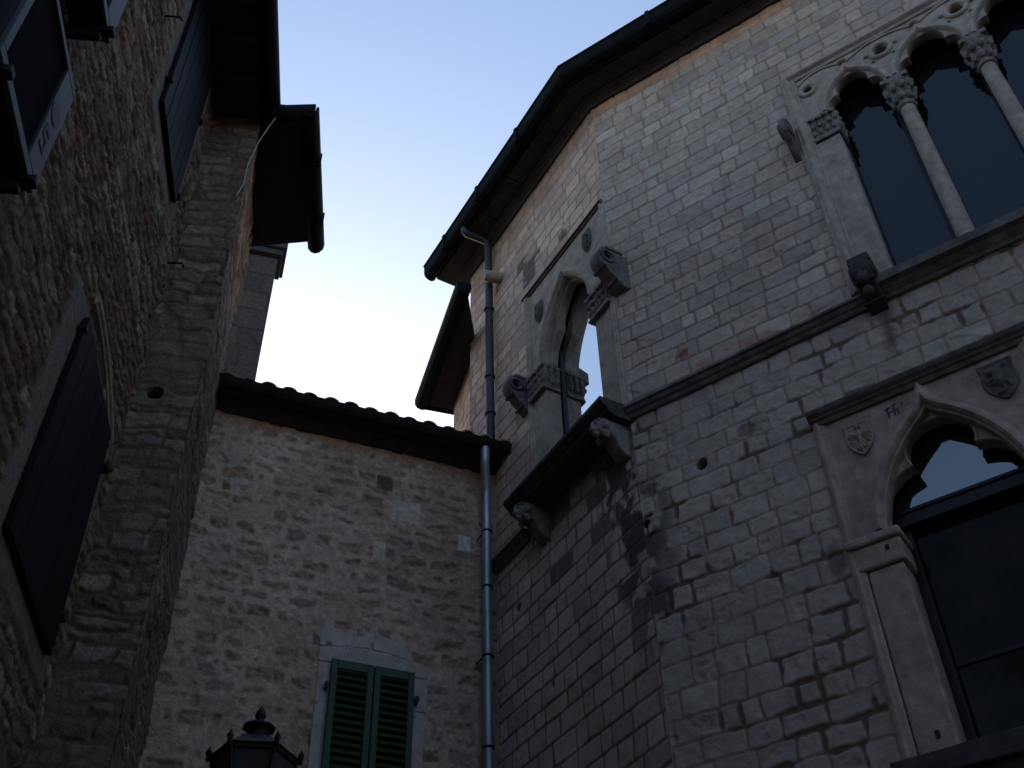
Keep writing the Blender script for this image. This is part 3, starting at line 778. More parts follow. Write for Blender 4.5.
# return moulding at both ends
bal = mb.build('balcony', M_trimdark, pal, bevel=.004)
mb = MB()
for (ua, ub) in ((.04, .20), (1.50, 1.66)):
    S_ = B.side(ua)
for i, (ua, ub) in enumerate(((.05, .21), (1.46, 1.62))):
    S_ = B.side(ua)
    out = [(-.02, 8.655), (.27, 8.655), (.29, 8.60), (.28, 8.54), (.22, 8.50), (.17, 8.46), (.13, 8.38), (.07, 8.31), (-.02, 8.27)]
    con = panel('console', S_, out, [], 0, ub - ua, M_cap, bal, bevel=.02)
    um = (ua + ub) / 2
    blobs('carved_head', B, [(um, 8.56, .27, .075, .085, .075), (um, 8.53, .335, .04, .035, .045), (um, 8.575, .34, .018, .045, .03),
                             (um - .035, 8.59, .325, .022, .016, .02), (um + .035, 8.59, .325, .022, .016, .02), (um, 8.485, .315, .035, .025, .03),
                             (um - .08, 8.57, .25, .03, .05, .04), (um + .08, 8.57, .25, .03, .05, .04), (um, 8.63, .27, .085, .03, .075),
                             (um - .06, 8.48, .24, .03, .05, .04), (um + .06, 8.48, .24, .03, .05, .04)], M_cap, con, voxel=.007, noise=.01, nscale=.025)

# downpipe of the palace, from the gutter to the low roof
mb = MB()
mb.tube([B.P(2.50, 14.0, .45), B.P(2.50, 13.93, .45), B.P(2.495, 13.895, .41), B.P(2.47, 13.88, .18), B.P(2.46, 13.84, .12), B.P(2.46, 13.75, .10), B.P(2.46, 10.1, .10)], .052)
dp = mb.build('downpipe', M_pipedark, pal)
mb = MB()
for z in (12.5, 11.3, 10.7): mb.lathe(B.P(2.46, 0, .10), [(.056, z - .02), (.066, z - .018), (.066, z + .018), (.056, z + .02)], 16)
mb.build('pipe_collar', M_pipedark, dp)
mb = MB(); mb.tube([B.P(2.30, 13.02, -.02), B.P(2.31, 12.98, .12), B.P(2.32, 12.95, .26)], [.085, .08, .075], 12)
sp = mb.build('stone_spout', M_trim, pal, bevel=0)

# far wing of the palace: wall, low eave
Gd = Wall((-.557, 10.99), 108)
us = spaced(0, .85, 0, .85, .02, .1); zs = spaced(0, 12.55, 9.5, 12.55, .02, .3)
gb = MB(); e0 = Gd.P(.85, 0, 0)
gb.add([Gd.P(.85, 0, 0), Gd.P(.85, 0, -3), Gd.P(.85, 12.55, -3), Gd.P(.85, 12.55, 0)], [(0, 1, 2, 3)])
gb.add([Gd.P(0, 0, 0), B.P(3.15, 0, 0), B.P(3.15, 12.55, 0), Gd.P(0, 12.55, 0)], [(0, 1, 2, 3)])
hwall('wall', Gd, us, zs, style_B, [], pal, M_ashlar, seamu=(0, 0), extra=gb)
mb = MB()
prG = [(-.9, 12.6), (.30, 12.53), (.42, 12.52), (.45, 12.545), (.455, 12.60), (.43, 12.605), (-.9, 12.75)]
pg = [Gd.P(-1.28, 0, .40), Gd.P(.95, 0, .40), Gd.P(.95, 0, -.5), Gd.P(0, 0, -.5), B.P(3.14, 0, .01), B.P(3.02, 0, .01)]
mb.hexa([p + np.array([0, 0, 12.53]) for p in pg], [p + np.array([0, 0, 12.62]) for p in pg])
lo = mb.build('low_eave', M_slab, pal, bevel=.004)
mb = MB()
gp2 = [(.34, 12.53), (.37, 12.47), (.44, 12.45), (.50, 12.48), (.53, 12.53), (.535, 12.62), (.34, 12.63)]
mb.loft([[Gd.P(-1.30, z, w) for w, z in gp2], [Gd.P(.98, z, w) for w, z in gp2]], smooth=False)
mb.box(Gd, .95, .98, 12.47, 12.66, -.4, .5)
mb.build('gutter', M_gutter, lo)

# ================================================================ MIDDLE: low house (wall C)
hc = empty('rubble_house', (-.21878, 10.09842, 0), 'low rubble stone house with tiled roof and green shutters closing the lane', 'building')
def style_C(U, Z):
    sid, d, k = masonry(U, Z, 33, [(0, 10.2, .12, .21, .14, .38)], wob=.045, wobs=2.4)
    r = perstone(sid, k, 35, 5)
    big = fbm(U * 1.1, Z * 1.1, 71, 3)
    shrink = .006 + .022 * r[..., 2] + .050 * (fbm(U * 11, Z * 11, 6, 2) - .35)
    e = sst(shrink, shrink + .028, d) * (r[..., 0] > .08)
    rf = fbm(U * 13, Z * 13, 3, 4) - .5
    H = .0 + .008 * (fbm(U * 5, Z * 5, 12, 3) - .5) + e * (rf * .085 + .004 * (r[..., 3] - .4)) - .006 * e
    mortar = rgb(.46, .385, .335) * (.62 + .66 * fbm(U * 2.2, Z * 2.2, 5, 4))[..., None]
    mortar = mix(mortar, rgb(.38, .26, .2) + 0 * mortar, sst(.45, .65, big) * .6)
    warm = rgb(.29, .19, .145); grey = rgb(.23, .20, .195); pale = rgb(.42, .35, .31)
    base = mix(warm, grey, sst(.45, .85, r[..., 1])); base = mix(base, pale, sst(.6, .8, r[..., 4]))
    base = base * (.6 + .75 * fbm(U * 8, Z * 8, 25, 3))[..., None]
    c = mix(mortar, base, e * (.55 + .4 * fbm(U * 9, Z * 9, 27, 3)))
    # separate squared blocks
    for (bu, bz, bw_, bh, cc, pr_) in ((1.27, 9.40, .17, .19, (.075, .07, .07), -.02), (1.02, 9.08, .30, .27, (.50, .44, .39), .0), (.36, 8.82, .14, .19, (.58, .55, .53), .01), (1.28, 8.52, .13, .21, (.50, .44, .38), .0),
                                    (2.62, 6.55, .34, .16, (.34, .27, .24), 0)):
        q = np.maximum(np.abs(U - bu) / (bw_ / 2), np.abs(Z - bz) / (bh / 2)) + .12 * (vnoise(U * 20, Z * 20, 3) - .5)
        m_ = sst(1.04, .94, q); c = mix(c, rgb(*cc) * (.85 + .3 * vnoise(U * 20, Z * 20, 9))[..., None], m_ * .9); H = H * (1 - m_) + pr_ * m_ + m_ * (fbm(U * 16, Z * 16, 19, 3) - .5) * .012
    red = sst(9.72, 9.80, Z + .08 * (vnoise(U * 5, Z * 5, 8) - .5)); c = mix(c, rgb(.45, .25, .17) + 0 * c, red * .7)
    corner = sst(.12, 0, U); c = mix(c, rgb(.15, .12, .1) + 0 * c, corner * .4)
    return H, c
usC = spaced(-.05, 3.9, 0, 3.3, .0125, .1); zsC = spaced(0, 9.93, 5.0, 9.93, .0125, .15)
cbod = MB(); q = [C.P(-.05, 0, -.25), C.P(4.2, 0, -.25), C.P(4.2, 0, -6), C.P(-.05, 0, -6)]
cbod.hexa([(p[0], p[1], 0) for p in q], [(p[0], p[1], 9.9) for p in q])
hwall('wall', C, usC, zsC, style_C, [(.88, 1.62, 4.5, 7.14)], hc, M_rubble, wall_tone=.86, extra=cbod)
mb = MB()
pr = [(-.1, 9.86), (.02, 9.86), (.06, 9.89), (.10, 9.92), (.14, 9.93), (.14, 9.98), (-.1, 9.98)]
mb.loft([[C.P(-.1, z, w) for w, z in pr], [C.P(3.9, z, w) for w, z in pr]], smooth=False)
mb.build('cornice_moulding', M_slab, hc, bevel=.004)
mb = MB(); mb.box(C, -.1, 3.9, 9.985, 10.03, -.2, .27); mb.build('soffit', M_slab, hc, bevel=.006)
mb = MB()
gp = [(.245, 9.99), (.26, 9.95), (.30, 9.925), (.34, 9.94), (.37, 9.98), (.385, 10.04), (.365, 10.04), (.35, 9.99), (.30, 9.945), (.265, 9.99), (.26, 10.03), (.245, 10.03)]
mb.loft([[C.P(-.1, z, w) for w, z in gp], [C.P(3.9, z, w) for w, z in gp]], smooth=False)
mb.build('gutter', mat('rusty_gutter', (.016, .012, .011), rough=.85, spec=.08, var=.4, scale=8, bump=.1, tint2=(.03, .018, .014)), hc)
# roof: sheet plus rows of curved cover tiles
mb = MB()
rp = [(.30, 10.035), (-5.0, 11.7), (-5.0, 11.6), (.30, 10.02)]
mb.loft([[C.P(-.1, z, w) for w, z in rp], [C.P(3.9, z, w) for w, z in rp]], smooth=False)
sl = (11.7 - 10.035) / 5.3
rs = random.Random(3)
u = .0
while u < 3.85:
    for row in range(12):
        w1 = .345 - row * .40 + rs.uniform(-.012, .012); w0 = w1 - .44
        rings = []
        for (ww, lift) in ((w1, .02), (w0, .0)):
            zb = 10.035 + (.30 - ww) * sl
            rings.append([C.P(u + .085 * math.cos(t) * (1.06 if ww == w1 else .9), zb + lift + .075 * math.sin(t) * (1.05 if ww == w1 else .9), ww) for t in [math.pi * k / 8 for k in range(9)]]
                         + [C.P(u + .068 * math.cos(t), zb + lift + .058 * math.sin(t), ww) for t in [math.pi * k / 8 for k in range(8, -1, -1)]])
        mb.loft(rings, smooth=False)
    u += .225 + rs.uniform(-.01, .01)
mb.build('roof', M_tile, hc)
# downpipe
mb = MB()
mb.tube([C.P(.235, 9.95, .30), C.P(.235, 9.80, .30), C.P(.23, 9.72, .28), C.P(.16, 9.52, .13), C.P(.155, 9.42, .115), C.P(.145, 3.0, .115), C.P(.145, .1, .115)], .052)
dp = mb.build('downpipe', M_zinc, hc)
mb = MB()
for z in (8.95, 8.25, 7.45, 6.5, 5.6): mb.lathe(C.P(.148, 0, .115), [(.052, z - .012), (.060, z - .01), (.060, z + .01), (.052, z + .012)], 16)
for z in (8.9, 7.42): mb.tube([C.P(.22, z, -.01), C.P(.215, z, .1), C.P(.205, z, .115)], .008, 6)
mb.build('pipe_bracket', M_iron, dp)
# window with green louvred shutters
wn = MB()
for (x0, x1, z0, z1, wt) in ((.74, .885, 4.6, 6.80, .01), (.72, .90, 6.805, 7.15, .012), (1.625, 1.78, 4.6, 7.15, .012), (.885, 1.625, 7.14, 7.19, .008)):
    wn.box(C, x0, x1, z0, z1, -.2, wt)
sur = wn.build('window_surround', mat('window_stone', (.46, .39, .35), rough=.9, tint2=(.36, .30, .27), scale=9, bump=.3), hc, bevel=.008)
wn = MB()
pts = [(.72, 7.155), (1.79, 7.155), (1.79, 7.30), (1.55, 7.345), (1.3, 7.36), (1.05, 7.335), (.72, 7.24)]
wn.hexa([C.P(a, b, -.1) for a, b in pts], [C.P(a, b, .014) for a, b in pts])
wn.build('lintel', mat('lintel_stone', (.46, .39, .35), rough=.9, tint2=(.36, .30, .27), scale=9, bump=.3), sur, bevel=.008)
for pts in ([(1.30, 7.375), (1.79, 7.318), (1.79, 7.52), (1.28, 7.55)], [(1.27, 7.37), (1.02, 7.345), (.88, 7.30), (.96, 7.48), (1.265, 7.55)]):
    wn = MB(); wn.hexa([C.P(a, b, -.1) for a, b in pts], [C.P(a, b, .006) for a, b in pts]); wn.build('relieving_stone', mat('relieving_stone', (.48, .405, .36), rough=.9, tint2=(.38, .315, .28), scale=9, bump=.3), sur, bevel=.01)
wn = MB(); wn.box(C, .88, 1.63, 4.6, 7.15, -.23, -.2); wn.build('dark_opening', M_dark, sur)
for i, (s0, s1) in enumerate(((.865, 1.252), (1.262, 1.665))):
    mb = MB(); zt, zb_ = 7.17, 5.0; fw = .06; w0_, w1_ = .02, .065
    mb.box(C, s0, s0 + fw, zb_, zt, w0_, w1_); mb.box(C, s1 - fw, s1, zb_, zt, w0_, w1_)
    mb.box(C, s0 + fw, s1 - fw, zt - .09, zt, w0_, w1_); mb.box(C, s0 + fw, s1 - fw, zb_, zb_ + .09, w0_, w1_); mb.box(C, s0 + fw, s1 - fw, 6.0, 6.08, w0_, w1_)
    sh = mb.build('shutter', M_green, hc, bevel=.004)
    mb = MB(); z = zb_ + .11
    while z < zt - .11:
        if not (5.95 < z < 6.09):
            a = [C.P(s0 + fw, z + .048, w0_ + .002), C.P(s1 - fw, z + .048, w0_ + .002), C.P(s1 - fw, z + .056, w0_ + .008), C.P(s0 + fw, z + .056, w0_ + .008)]
            b = [C.P(s0 + fw, z, w1_ - .008), C.P(s1 - fw, z, w1_ - .008), C.P(s1 - fw, z + .009, w1_ - .002), C.P(s0 + fw, z + .009, w1_ - .002)]
            mb.hexa(a, b)
        z += .072
    mb.build('louvres', M_green, sh)
    mb = MB(); hx = s0 - .03 if i == 0 else s1 + .03
    mb.box(C, hx - .012, hx + .012, 6.86, 6.93, 0, .07); mb.box(C, hx - .02, hx + .045 if i == 0 else hx + .02, 6.88, 6.905, .06, .075)
    mb.build('hinge', M_iron, sh)

# ================================================================ LEFT: near house (wall D)
hd = empty('near_house', (-2.5, 2.0, 0), 'tall rough stone house on the left side of the lane with dark plank shutters', 'building')
def style_D(U, Z):
    sid, d, k = masonry(U, Z, 43, [(0, 13, .07, .17, .16, .5)], wob=.05, wobs=2.6)
    r = perstone(sid, k, 45, 5)
    jw = .006 + .012 * r[..., 2]
    e = sst(jw, jw + .018, d + .012 * (vnoise(U * 22, Z * 22, 2) - .5))
    H = -.016 + e * (.008 + .014 * r[..., 0]) + e * (fbm(U * 11, Z * 11, 4, 5, .75) - .5) * .065 + (fbm(U * 1.2, Z * 1.5, 9, 2) - .5) * .04
    warm = rgb(.36, .265, .22); grey = rgb(.38, .32, .285)
    base = mix(grey, warm, sst(.3, .8, r[..., 1])) * (.6 + .7 * r[..., 4])[..., None] * (.5 + 1.0 * fbm(U * 9, Z * 12, 17, 4))[..., None]
    mortar = rgb(.2, .125, .095) + 0 * base
    c = mix(mortar, base, e)
    c = mix(c, rgb(.3, .175, .13) * (.8 + .4 * vnoise(U * 9, Z * 9, 4))[..., None], sst(.52, .68, fbm(U * 2.5, Z * 2.5, 81, 4)) * .45)
    # smooth render round the openings
    for (a, b, z0, z1, t) in ((3.27, 4.72, 5.6, 7.5, .16), (3.40, 4.60, 10.2, 12.45, .15)):
        q = np.maximum(np.maximum(a - U, U - b), np.maximum(z0 - Z, Z - z1))
        m_ = sst(t + .02, t - .03, q + .03 * (fbm(U * 5, Z * 5, 6, 3) - .5)); H = H * (1 - m_) + .012 * m_; c = mix(c, rgb(.34, .30, .275) * (.85 + .3 * fbm(U * 4, Z * 4, 3, 4))[..., None], m_ * .9)
    return H, c
usD = spaced(.3, 5.17, .6, 5.17, .0125, .16); zsD = spaced(0, 12.6, 4.9, 12.6, .0135, .16)
dbod = MB(); q = [D.P(.3, 0, -.15), D.P(5.1, 0, -.15), D.P(5.1, 0, -5), D.P(.3, 0, -5)]
dbod.hexa([(p[0], p[1], 0) for p in q], [(p[0], p[1], 12.6) for p in q])
hwall('wall', D, usD, zsD, style_D, [], hd, M_rubble, wall_tone=.48, extra=dbod)
mb = MB(); mb.box(D, .25, 5.08, 12.61, 12.70, -.3, .64)
for k_ in range(10): mb.box(D, .4 + k_ * .46, .48 + k_ * .46, 12.55, 12.612, .0, .62)
mb.build('soffit', mat('dark_boards', (.03, .024, .02), rough=.8, stretch=(1, 6, 1)), hd, bevel=.004)
mb = MB()
gp = [(.52, 12.60), (.55, 12.54), (.62, 12.51), (.69, 12.54), (.72, 12.60), (.725, 12.70), (.71, 12.70), (.705, 12.61), (.62, 12.55), (.55, 12.61), (.54, 12.7), (.52, 12.7)]
mb.loft([[D.P(.25, z, w) for w, z in gp], [D.P(5.10, z, w) for w, z in gp]], smooth=True)
mb.box(D, 5.08, 5.11, 12.52, 12.71, .52, .725)
mb.build('gutter', M_gutter, hd)
mb = MB(); rp = [(.72, 12.72), (-5, 14.2), (-5, 14.1), (.72, 12.70)]
mb.loft([[D.P(.25, z, w) for w, z in rp], [D.P(5.08, z, w) for w, z in rp]], smooth=False); mb.build('roof', M_tile, hd)

def plank_shutter(name, W, corners, w0, m, parent, n=5, seed=0):
    """corners (u,z): near-bottom, far-bottom, far-top, near-top; planks run up the shutter"""
    rr = random.Random(seed); c = [np.array(p) for p in corners]; mb = MB()
    for i in range(n):
        a, b = i / n + .006, (i + 1) / n - .006; dw = rr.uniform(-.002, .003)
        pts = [c[0] + (c[1] - c[0]) * a, c[0] + (c[1] - c[0]) * b, c[3] + (c[2] - c[3]) * b, c[3] + (c[2] - c[3]) * a]
        mb.hexa([W.P(p[0], p[1], w0) for p in pts], [W.P(p[0], p[1], w0 + .035 + dw) for p in pts])
    mb.hexa([W.P(p[0] + dx, p[1] + dz, w0 - .006) for p, (dx, dz) in zip(c, ((.01, .01), (-.01, .01), (-.01, -.01), (.01, -.01)))], [W.P(p[0] + dx, p[1] + dz, w0 + .028) for p, (dx, dz) in zip(c, ((.01, .01), (-.01, .01), (-.01, -.01), (.01, -.01)))])
    return mb.build(name, m, parent, bevel=.004)
s1 = plank_shutter('shutter', D, [(3.40, 10.24), (4.50, 10.24), (4.50, 12.5), (3.40, 12.5)], .03, M_woodgloss, hd, 6, 1)
s1['label'] = 'upper plank shutter with a bluish sheen'
mb = MB(); mb.box(D, 3.37, 3.42, 10.55, 10.58, .0, .08); mb.box(D, 4.49, 4.56, 10.36, 10.39, .0, .08); mb.box(D, 4.49, 4.56, 11.6, 11.63, 0, .08); mb.build('latch', M_iron, s1)
s2 = plank_shutter('shutter', D, [(3.27, 5.62), (4.70, 5.62), (4.60, 7.47), (3.38, 7.50)], .03, M_wooddark, hd, 6, 2)
s2['label'] = 'lower plank shutter, nearly black'
mb = MB(); mb.box(D, 3.36, 3.41, 7.36, 7.39, 0, .08); mb.box(D, 4.62, 4.71, 7.18, 7.22, 0, .09); mb.box(D, 4.66, 4.74, 5.9, 5.93, 0, .08); mb.build('latch', M_iron, s2)
mb = MB()
pth = arc((3.55, 7.86), (4.78, 7.55), .10, 12)
mb.sweep(D, pth, [(.035, -.02), (.035, .02), (.015, .03), (0, .045), (-.02, .04), (-.03, .02), (-.045, .015), (-.045, -.02)])
mb.build('arched_hood', M_trim, hd, bevel=.003)
mb = MB()
for (u_, z_) in ((2.95, 10.85), (4.98, 9.95)):
    mb.tube([D.P(u_, z_, -.02), D.P(u_, z_ + .01, .13), D.P(u_ + .01, z_ - .03, .15)], .010, 8)
mb.build('iron_hook', M_iron, hd)

# ================================================================ LEFT: projecting house (walls E and F)
K = np.array([-2.705, 7.12]); J = np.array([-3.25, 7.04]); L_ = np.array([-3.145, 8.88])
he = empty('projecting_house', (K[0], K[1], 0), 'narrow rough stone house stepping out beyond the near left house with worn quoins', 'building')
Ew = Wall((J[0], J[1]), math.degrees(math.atan2(K[1] - J[1], K[0] - J[0]))); eL = float(np.linalg.norm(K - J))
Fw = Wall((K[0], K[1]), math.degrees(math.atan2(L_[1] - K[1], L_[0] - K[0]))); fL = float(np.linalg.norm(L_ - K))
def style_E(U, Z):
    sid, d, k = masonry(U, Z, 53, [(0, 13, .07, .2, .15, .5)], wob=.085, wobs=2.2)
    r = perstone(sid, k, 55, 5)
    jw = .004 + .010 * r[..., 2]
    e = sst(jw, jw + .024, d + .010 * (vnoise(U * 22, Z * 22, 2) - .5))
    H = -.012 + e * (.008 + .012 * r[..., 0]) + e * (fbm(U * 9, Z * 10, 14, 5, .72) - .5) * .05
    warm = rgb(.35, .265, .225); grey = rgb(.35, .31, .29)
    base = mix(grey, warm, sst(9.5, 11.5, Z) * .7 + .3 * r[..., 1]) * (.62 + .7 * r[..., 4])[..., None] * (.55 + .9 * fbm(U * 7, Z * 8, 18, 4))[..., None]
    mortar = rgb(.24, .17, .14) + 0 * base
    c = mix(mortar, base, e)
    rend = sst(.44, .58, fbm(U * 1.9, Z * 1.9, 88, 5)); c = mix(c, rgb(.29, .215, .18) * (.8 + .4 * vnoise(U * 9, Z * 9, 4))[..., None], rend * .55); H = H * (1 - rend * .5)
    q = np.hypot(U - .2, Z - 8.4); m_ = sst(.07, .055, q); H = H - .13 * m_; c = mix(c, rgb(.03, .026, .024) + 0 * c, m_)
    return H, c
def style_F(U, Z):
    H, c = style_E(U + 20, Z)
    H = H + .10 * (fbm(U * 1.2 + 3, Z * 1.1, 5, 3) - .5)
    return H, c
ebod = MB(); q = [(K[0] - .12, K[1] + .1), (L_[0] - .1, L_[1] + .05), (-8, 9.2), (-8, 7.2)]
ebod.hexa([(p[0], p[1], 0) for p in q], [(p[0], p[1], 12.55) for p in q])
zsE = spaced(0, 12.6, 4.9, 12.6, .013, .16)
hwall('wall', Ew, spaced(-.03, eL, 0, eL, .0125, .05), zsE, style_E, [], he, M_rubble, wall_tone=.5, seamu=(None, .0), extra=ebod)
hwall('wall', Fw, spaced(0, fL + .05, 0, fL, .0125, .05), zsE, style_F, [], he, M_rubble, wall_tone=.5, seamu=(.0, None))
def P3(x, y, z): return np.array([x, y, z])
ec = [(-2.51, 7.06), (-2.13, 7.06), (-2.34, 8.86), (-3.6, 8.95), (-3.6, 7.06)]
mb = MB(); mb.hexa([P3(x, y, 12.60) for x, y in ec], [P3(x, y, 12.69) for x, y in ec])
mb.build('soffit', mat('eave_boards', (.024, .022, .021), rough=.85), he, bevel=.004)
mb = MB()
def gutprof(z): return [(a * 1.7, z + b * 1.5) for a, b in [(-.06, .06), (-.055, 0), (-.03, -.045), (.0, -.06), (.03, -.045), (.055, 0), (.06, .06), (.045, .06), (.04, 0), (0, -.04), (-.04, 0), (-.045, .06)]]
def gut(p, q_, mb):
    p = np.array(p); q_ = np.array(q_); t = (q_ - p) / np.linalg.norm(q_ - p); n_ = np.array([-t[1], t[0]])
    pr_ = gutprof(12.60)
    mb.loft([[P3(c[0] + n_[0] * a, c[1] + n_[1] * a, z) for a, z in pr_] for c in (p, q_)], smooth=True)
gut((-2.15, 7.03), (-2.36, 8.98), mb); gut((-2.56, 7.10), (-2.08, 7.10), mb)
gg = mb.build('gutter', M_gutter, he)
mb = MB()
for t in (.35, .78):
    x, y = -2.11 - .21 * t, 7.0 + 1.98 * t; mb.hexa([P3(x - .07, y - .012, 12.50), P3(x + .07, y - .012, 12.50), P3(x + .07, y + .012, 12.50), P3(x - .07, y + .012, 12.50)], [P3(x - .07, y - .012, 12.735), P3(x + .075, y - .012, 12.735), P3(x + .075, y + .012, 12.735), P3(x - .07, y + .012, 12.735)])
mb.build('bracket', M_gutter, gg)
mb = MB(); mb.hexa([P3(x, y, 12.70) for x, y in [(-2.16, 7.06), (-2.36, 8.9), (-8, 9.2), (-8, 7.06)]], [P3(-2.16, 7.06, 12.72), P3(-2.36, 8.9, 12.72), P3(-8, 9.2, 14.2), P3(-8, 7.06, 14.2)])
mb.build('roof', M_tile, he)
mb = MB()
cbp = [(-2.50, 7.08, 12.64), (-2.55, 7.03, 12.35), (-2.62, 7.0, 12.0), (-2.68, 7.0, 11.6), (-2.69, 7.03, 11.3), (-2.74, 7.04, 11.1)]
mb.tube(cbp, .006, 6); mb.build('cable', M_cable, None, label='thin pale cable hanging from the gutter corner down the projecting stone house', category='cable')

# ================================================================ small tower behind the low roof
tw = empty('rooftop_tower', (-4.1, 12.1, 0), 'narrow dark grey stone tower with a cap slab rising behind the low tiled roof', 'tower')
T = Wall((-3.62, 11.6), 197)
def style_T(U, Z):
    sid, d, k = masonry(U, Z, 63, [(0, 16, .38, .46, .4, .7)], wob=.006)
    r = perstone(sid, k, 65, 3); e = sst(.004, .016, d)
    H = -.008 + .008 * e; c = mix(rgb(.03, .028, .028) + 0 * U[..., None], rgb(.055, .048, .047) * (.8 + .4 * r[..., 1])[..., None], e); return H, c
tb_ = MB(); tb_.box(T, 0, 1.08, 9, 15.6, -.45, -.01)
hwall('wall', T, spaced(0, 1.08, 0, 1.08, .03, .1), spaced(9, 15.6, 9, 15.6, .03, .1), style_T, [], tw, M_rubble, extra=tb_)
mb = MB(); mb.box(T, -.07, 1.2, 15.61, 15.73, -.46, .08); mb.box(T, -.12, 1.25, 15.732, 16.0, -.52, .13); mb.build('cap_slab', M_cement, tw, bevel=.015)

# ================================================================ boxes on the left wall
def ac_unit(name, u1, z0, label, top=False):
    t = empty(name, D.P(u1 - .4, z0, .0), label, 'air conditioner', None)
    h = .92; wdt = .82; w0, w1 = .08, .30
    mb = MB(); o0 = (.11, .15)     # casing with recessed front
    u0 = u1 - wdt
    for (a, b, c, d) in ((u0, u1, z0, z0 + .07), (u0, u1, z0 + h - .05, z0 + h), (u0, u0 + .06, z0 + .07, z0 + h - .05), (u1 - .19, u1, z0 + .07, z0 + h - .05)): mb.box(D, a, b, c, d, w1 - .03, w1)
    mb.build('casing', M_white, t, bevel=.006)
    mb = MB(); mb.box(D, u0 + .004, u1 - .004, z0 + .004, z0 + h, w0, w1 - .031); mb.build('body', M_iron, t, bevel=.006)
    mb = MB(); mb.box(D, u0 + .06, u1 - .19, z0 + .07, z0 + h - .05, w1 - .029, w1 - .022)
    mb.build('grille', M_dark, t)
    for uu in (u0 + .1, u1 - .1):
        mb = MB(); mb.box(D, uu - .03, uu + .03, z0 - .06, z0 - .004, 0, w1 + .05); mb.box(D, uu - .025, uu + .025, z0 - .12, z0 - .062, 0, w1 - .02); mb.build('bracket', M_iron, t, bevel=.01)
    return t, u0
t1, u0 = ac_unit('wall_box', 1.47, 6.39, 'pale boxed unit with black grille, red disc and digit on the left wall')
mb = MB(); pts = circle(1.355, 6.93, .07, 22); mb.hexa([D.P(a, b, .3005) for a, b in pts], [D.P(a, b, .304) for a, b in pts]); mb.build('red_disc', M_red, t1)
mb = MB()
def five(u, z, s):
    for (a, b, c, d) in ((0, .8, .5, 1), (0, .45, .14, .8), (.14, .45, .5, .6), (.36, .12, .5, .45), (0, 0, .5, .13)):
        mb.box(D, u + a * s, u + c * s, z + b * s, z + d * s, .3005, .3035)
five(1.31, 6.62, .17); mb.build('digit', M_ink, t1)
t2, _ = ac_unit('wall_box', 1.60, 8.09, 'unmarked pale boxed unit above the one with the red disc')

# ================================================================ unseen house added behind the viewpoint to shade the lower walls and show in reflections
fh = empty('added_shade_house', (1.0, -3.6, 0), 'plain brown stone house across the lane, reflected in the lower Gothic window', 'building')
Hw = Wall((-5.5, -3.6), 0)
mb = MB(); mb.hexa([P3(-5.5, -3.6, 0), P3(11, -3.6, 0), P3(11, -9, 0), P3(-5.5, -9, 0)], [P3(-5.5, -3.6, 12.2), P3(11, -3.6, 12.2), P3(11, -9, 12.2), P3(-5.5, -9, 12.2)])
mb.build('wall', M_brownwall, fh)
for uu in (2.2, 5.6, 9.0, 12.4):
    for zz in (1.2, 4.6, 8.2):
        mb = MB()
        for (a, b, c, d) in ((uu - .14, uu, zz - .14, zz + 1.74), (uu + 1, uu + 1.14, zz - .14, zz + 1.74), (uu, uu + 1, zz + 1.6, zz + 1.74), (uu, uu + 1, zz - .14, zz)): mb.box(Hw, a, b, c, d, -.02, .04)
        wf = mb.build('window', M_trim, fh, bevel=.01)
        mb = MB(); mb.box(Hw, uu, uu + .495, zz, zz + 1.6, .005, .05); mb.box(Hw, uu + .505, uu + 1, zz, zz + 1.6, .005, .05); mb.build('shutter', M_wooddark, wf, bevel=.005)
mb = MB(); mb.hexa([P3(-5.6, -3.1, 12.21), P3(11.1, -3.1, 12.21), P3(11.1, -9, 12.21), P3(-5.6, -9, 12.21)], [P3(-5.6, -3.1, 12.35), P3(11.1, -3.1, 12.35), P3(11.1, -9, 13.9), P3(-5.6, -9, 13.9)])
mb.build('roof', M_tile, fh)

# ================================================================ street lamp
lx, ly, lz = -1.305, 5.28, 4.17
lamp = empty('street_lamp', (lx, ly, 0), 'black iron lantern with a pointed finial on a post in front of the low house', 'street lamp')
def hexr(r, z, n=6, ph=.15): return [P3(lx + r * math.cos(2 * math.pi * k / n + ph), ly + r * math.sin(2 * math.pi * k / n + ph), z) for k in range(n)]
mb = MB(); mb.lathe((lx, ly, 0), [(.14, 0), (.14, .1), (.1, .14), (.09, .6), (.07, .7), (.055, .75), (.045, 2.2), (.04, 3.5), (.07, 3.53), (.045, 3.58), (.03, 3.66)], 16); mb.build('post', M_iron, lamp)
mb = MB()
for k in range(6):
    a, b = hexr(.105, lz - .47)[k], hexr(.205, lz)[k]; mb.tube([a, b], .010, 6)
mb.loft([hexr(.11, lz - .51), hexr(.115, lz - .46)], smooth=False); mb.loft([hexr(.20, lz - .015), hexr(.212, lz - .01), hexr(.212, lz + .012)], smooth=False)
fr_ = mb.build('lantern_frame', M_iron, lamp)
mb = MB(); mb.loft([hexr(.098, lz - .46), hexr(.196, lz - .016)], smooth=False); mb.build('lantern_glass', M_lampglass, lamp)
mb = MB(); mb.loft([hexr(.225, lz + .012), hexr(.215, lz + .02), hexr(.135, lz + .075), hexr(.125, lz + .09), hexr(.075, lz + .10), hexr(.07, lz + .11)], smooth=False)
rf = mb.build('lantern_roof', M_iron, lamp)
mb = MB()
for p in hexr(.222, lz): mb.lathe(p, [(.004, -.01), (.012, .0), (.010, .02), (.018, .035), (.008, .055), (.002, .07)], 8)
mb.build('crest_knob', M_iron, rf)
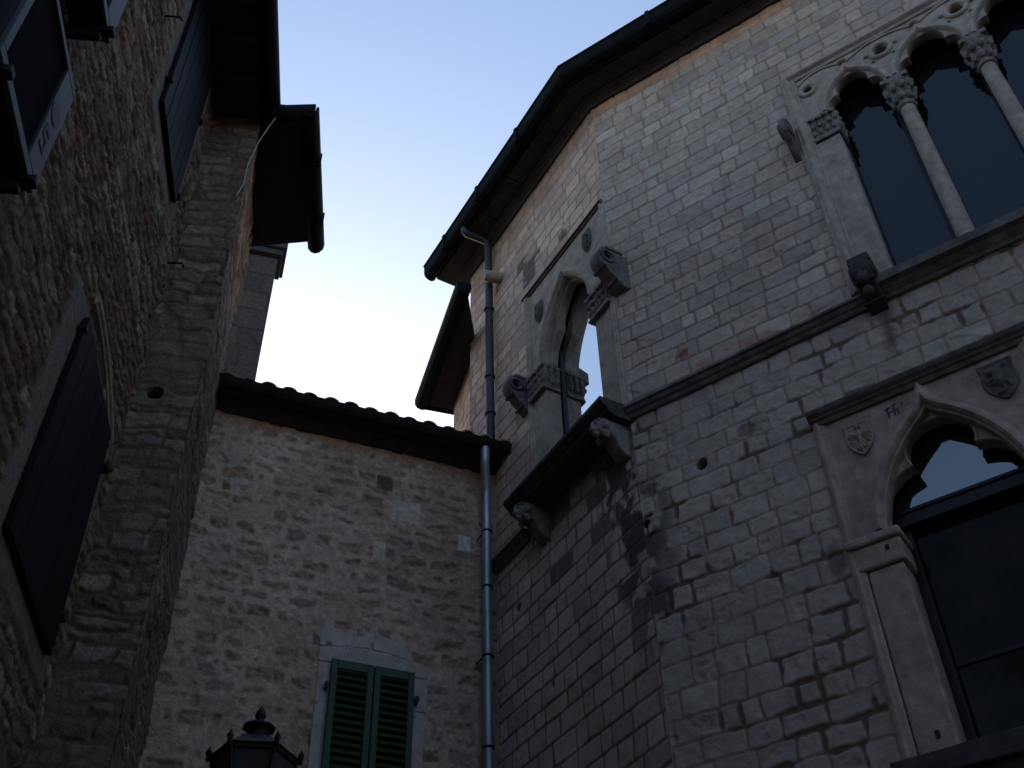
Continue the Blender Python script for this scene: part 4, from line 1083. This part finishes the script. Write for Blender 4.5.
mb = MB(); mb.lathe((lx, ly, lz), [(.065, .105), (.055, .12), (.052, .15), (.06, .165), (.076, .172), (.078, .18), (.055, .192), (.035, .2), (.024, .207), (.018, .215), (.02, .225), (.028, .238), (.026, .255), (.012, .28), (.003, .295)], 16)
mb.lathe((lx, ly, lz), [(.072, .173), (.083, .170), (.083, .179), (.072, .182)], 8, smooth=False)
mb.build('finial', M_iron, lamp)

# ---------------------------------------------------------------- far-apart pieces of one kind become parts of their own
def islands(me):
    n = len(me.vertices); co = np.zeros(n * 3); me.vertices.foreach_get('co', co); co = co.reshape(-1, 3)
    par = list(range(n))
    def find(a):
        while par[a] != a: par[a] = par[par[a]]; a = par[a]
        return a
    for e in me.edges:
        a, b = find(e.vertices[0]), find(e.vertices[1])
        if a != b: par[a] = b
    root = np.array([find(i) for i in range(n)]); ids = np.unique(root)
    bb = [(co[root == i].min(0), co[root == i].max(0)) for i in ids]
    k = len(ids); p2 = list(range(k))
    def f2(a):
        while p2[a] != a: a = p2[a]
        return a
    for i in range(k):
        for j in range(i + 1, k):
            g = np.maximum(0, np.maximum(bb[j][0] - bb[i][1], bb[i][0] - bb[j][1]))
            sz = max((bb[i][1] - bb[i][0]).max(), (bb[j][1] - bb[j][0]).max())
            if np.linalg.norm(g) <= max(.02, .5 * sz): p2[f2(i)] = f2(j)
    grp = {int(r): f2(i) for i, r in enumerate(ids)}
    return np.array([grp[int(r)] for r in root])
for o in [x for x in bpy.data.objects if x.type == 'MESH' and not any(m.type in ('REMESH',) for m in x.modifiers)]:
    me = o.data
    if len(me.vertices) > 3000 or o.name.startswith(('wall', 'roof', 'street')): continue
    g_ = islands(me); us_ = np.unique(g_)
    if len(us_) < 2 or len(us_) > 40: continue
    base = o.name.split('.')[0]
    for gi in us_[1:]:
        c = o.copy(); c.data = me.copy(); c.data.name = base; c.name = base; COL.objects.link(c); c.parent = o.parent
        bm = bmesh.new(); bm.from_mesh(c.data); bm.verts.ensure_lookup_table()
        bmesh.ops.delete(bm, geom=[v for v in bm.verts if g_[v.index] != gi], context='VERTS'); bm.to_mesh(c.data); bm.free()
    bm = bmesh.new(); bm.from_mesh(me); bm.verts.ensure_lookup_table()
    bmesh.ops.delete(bm, geom=[v for v in bm.verts if g_[v.index] != us_[0]], context='VERTS'); bm.to_mesh(me); bm.free()
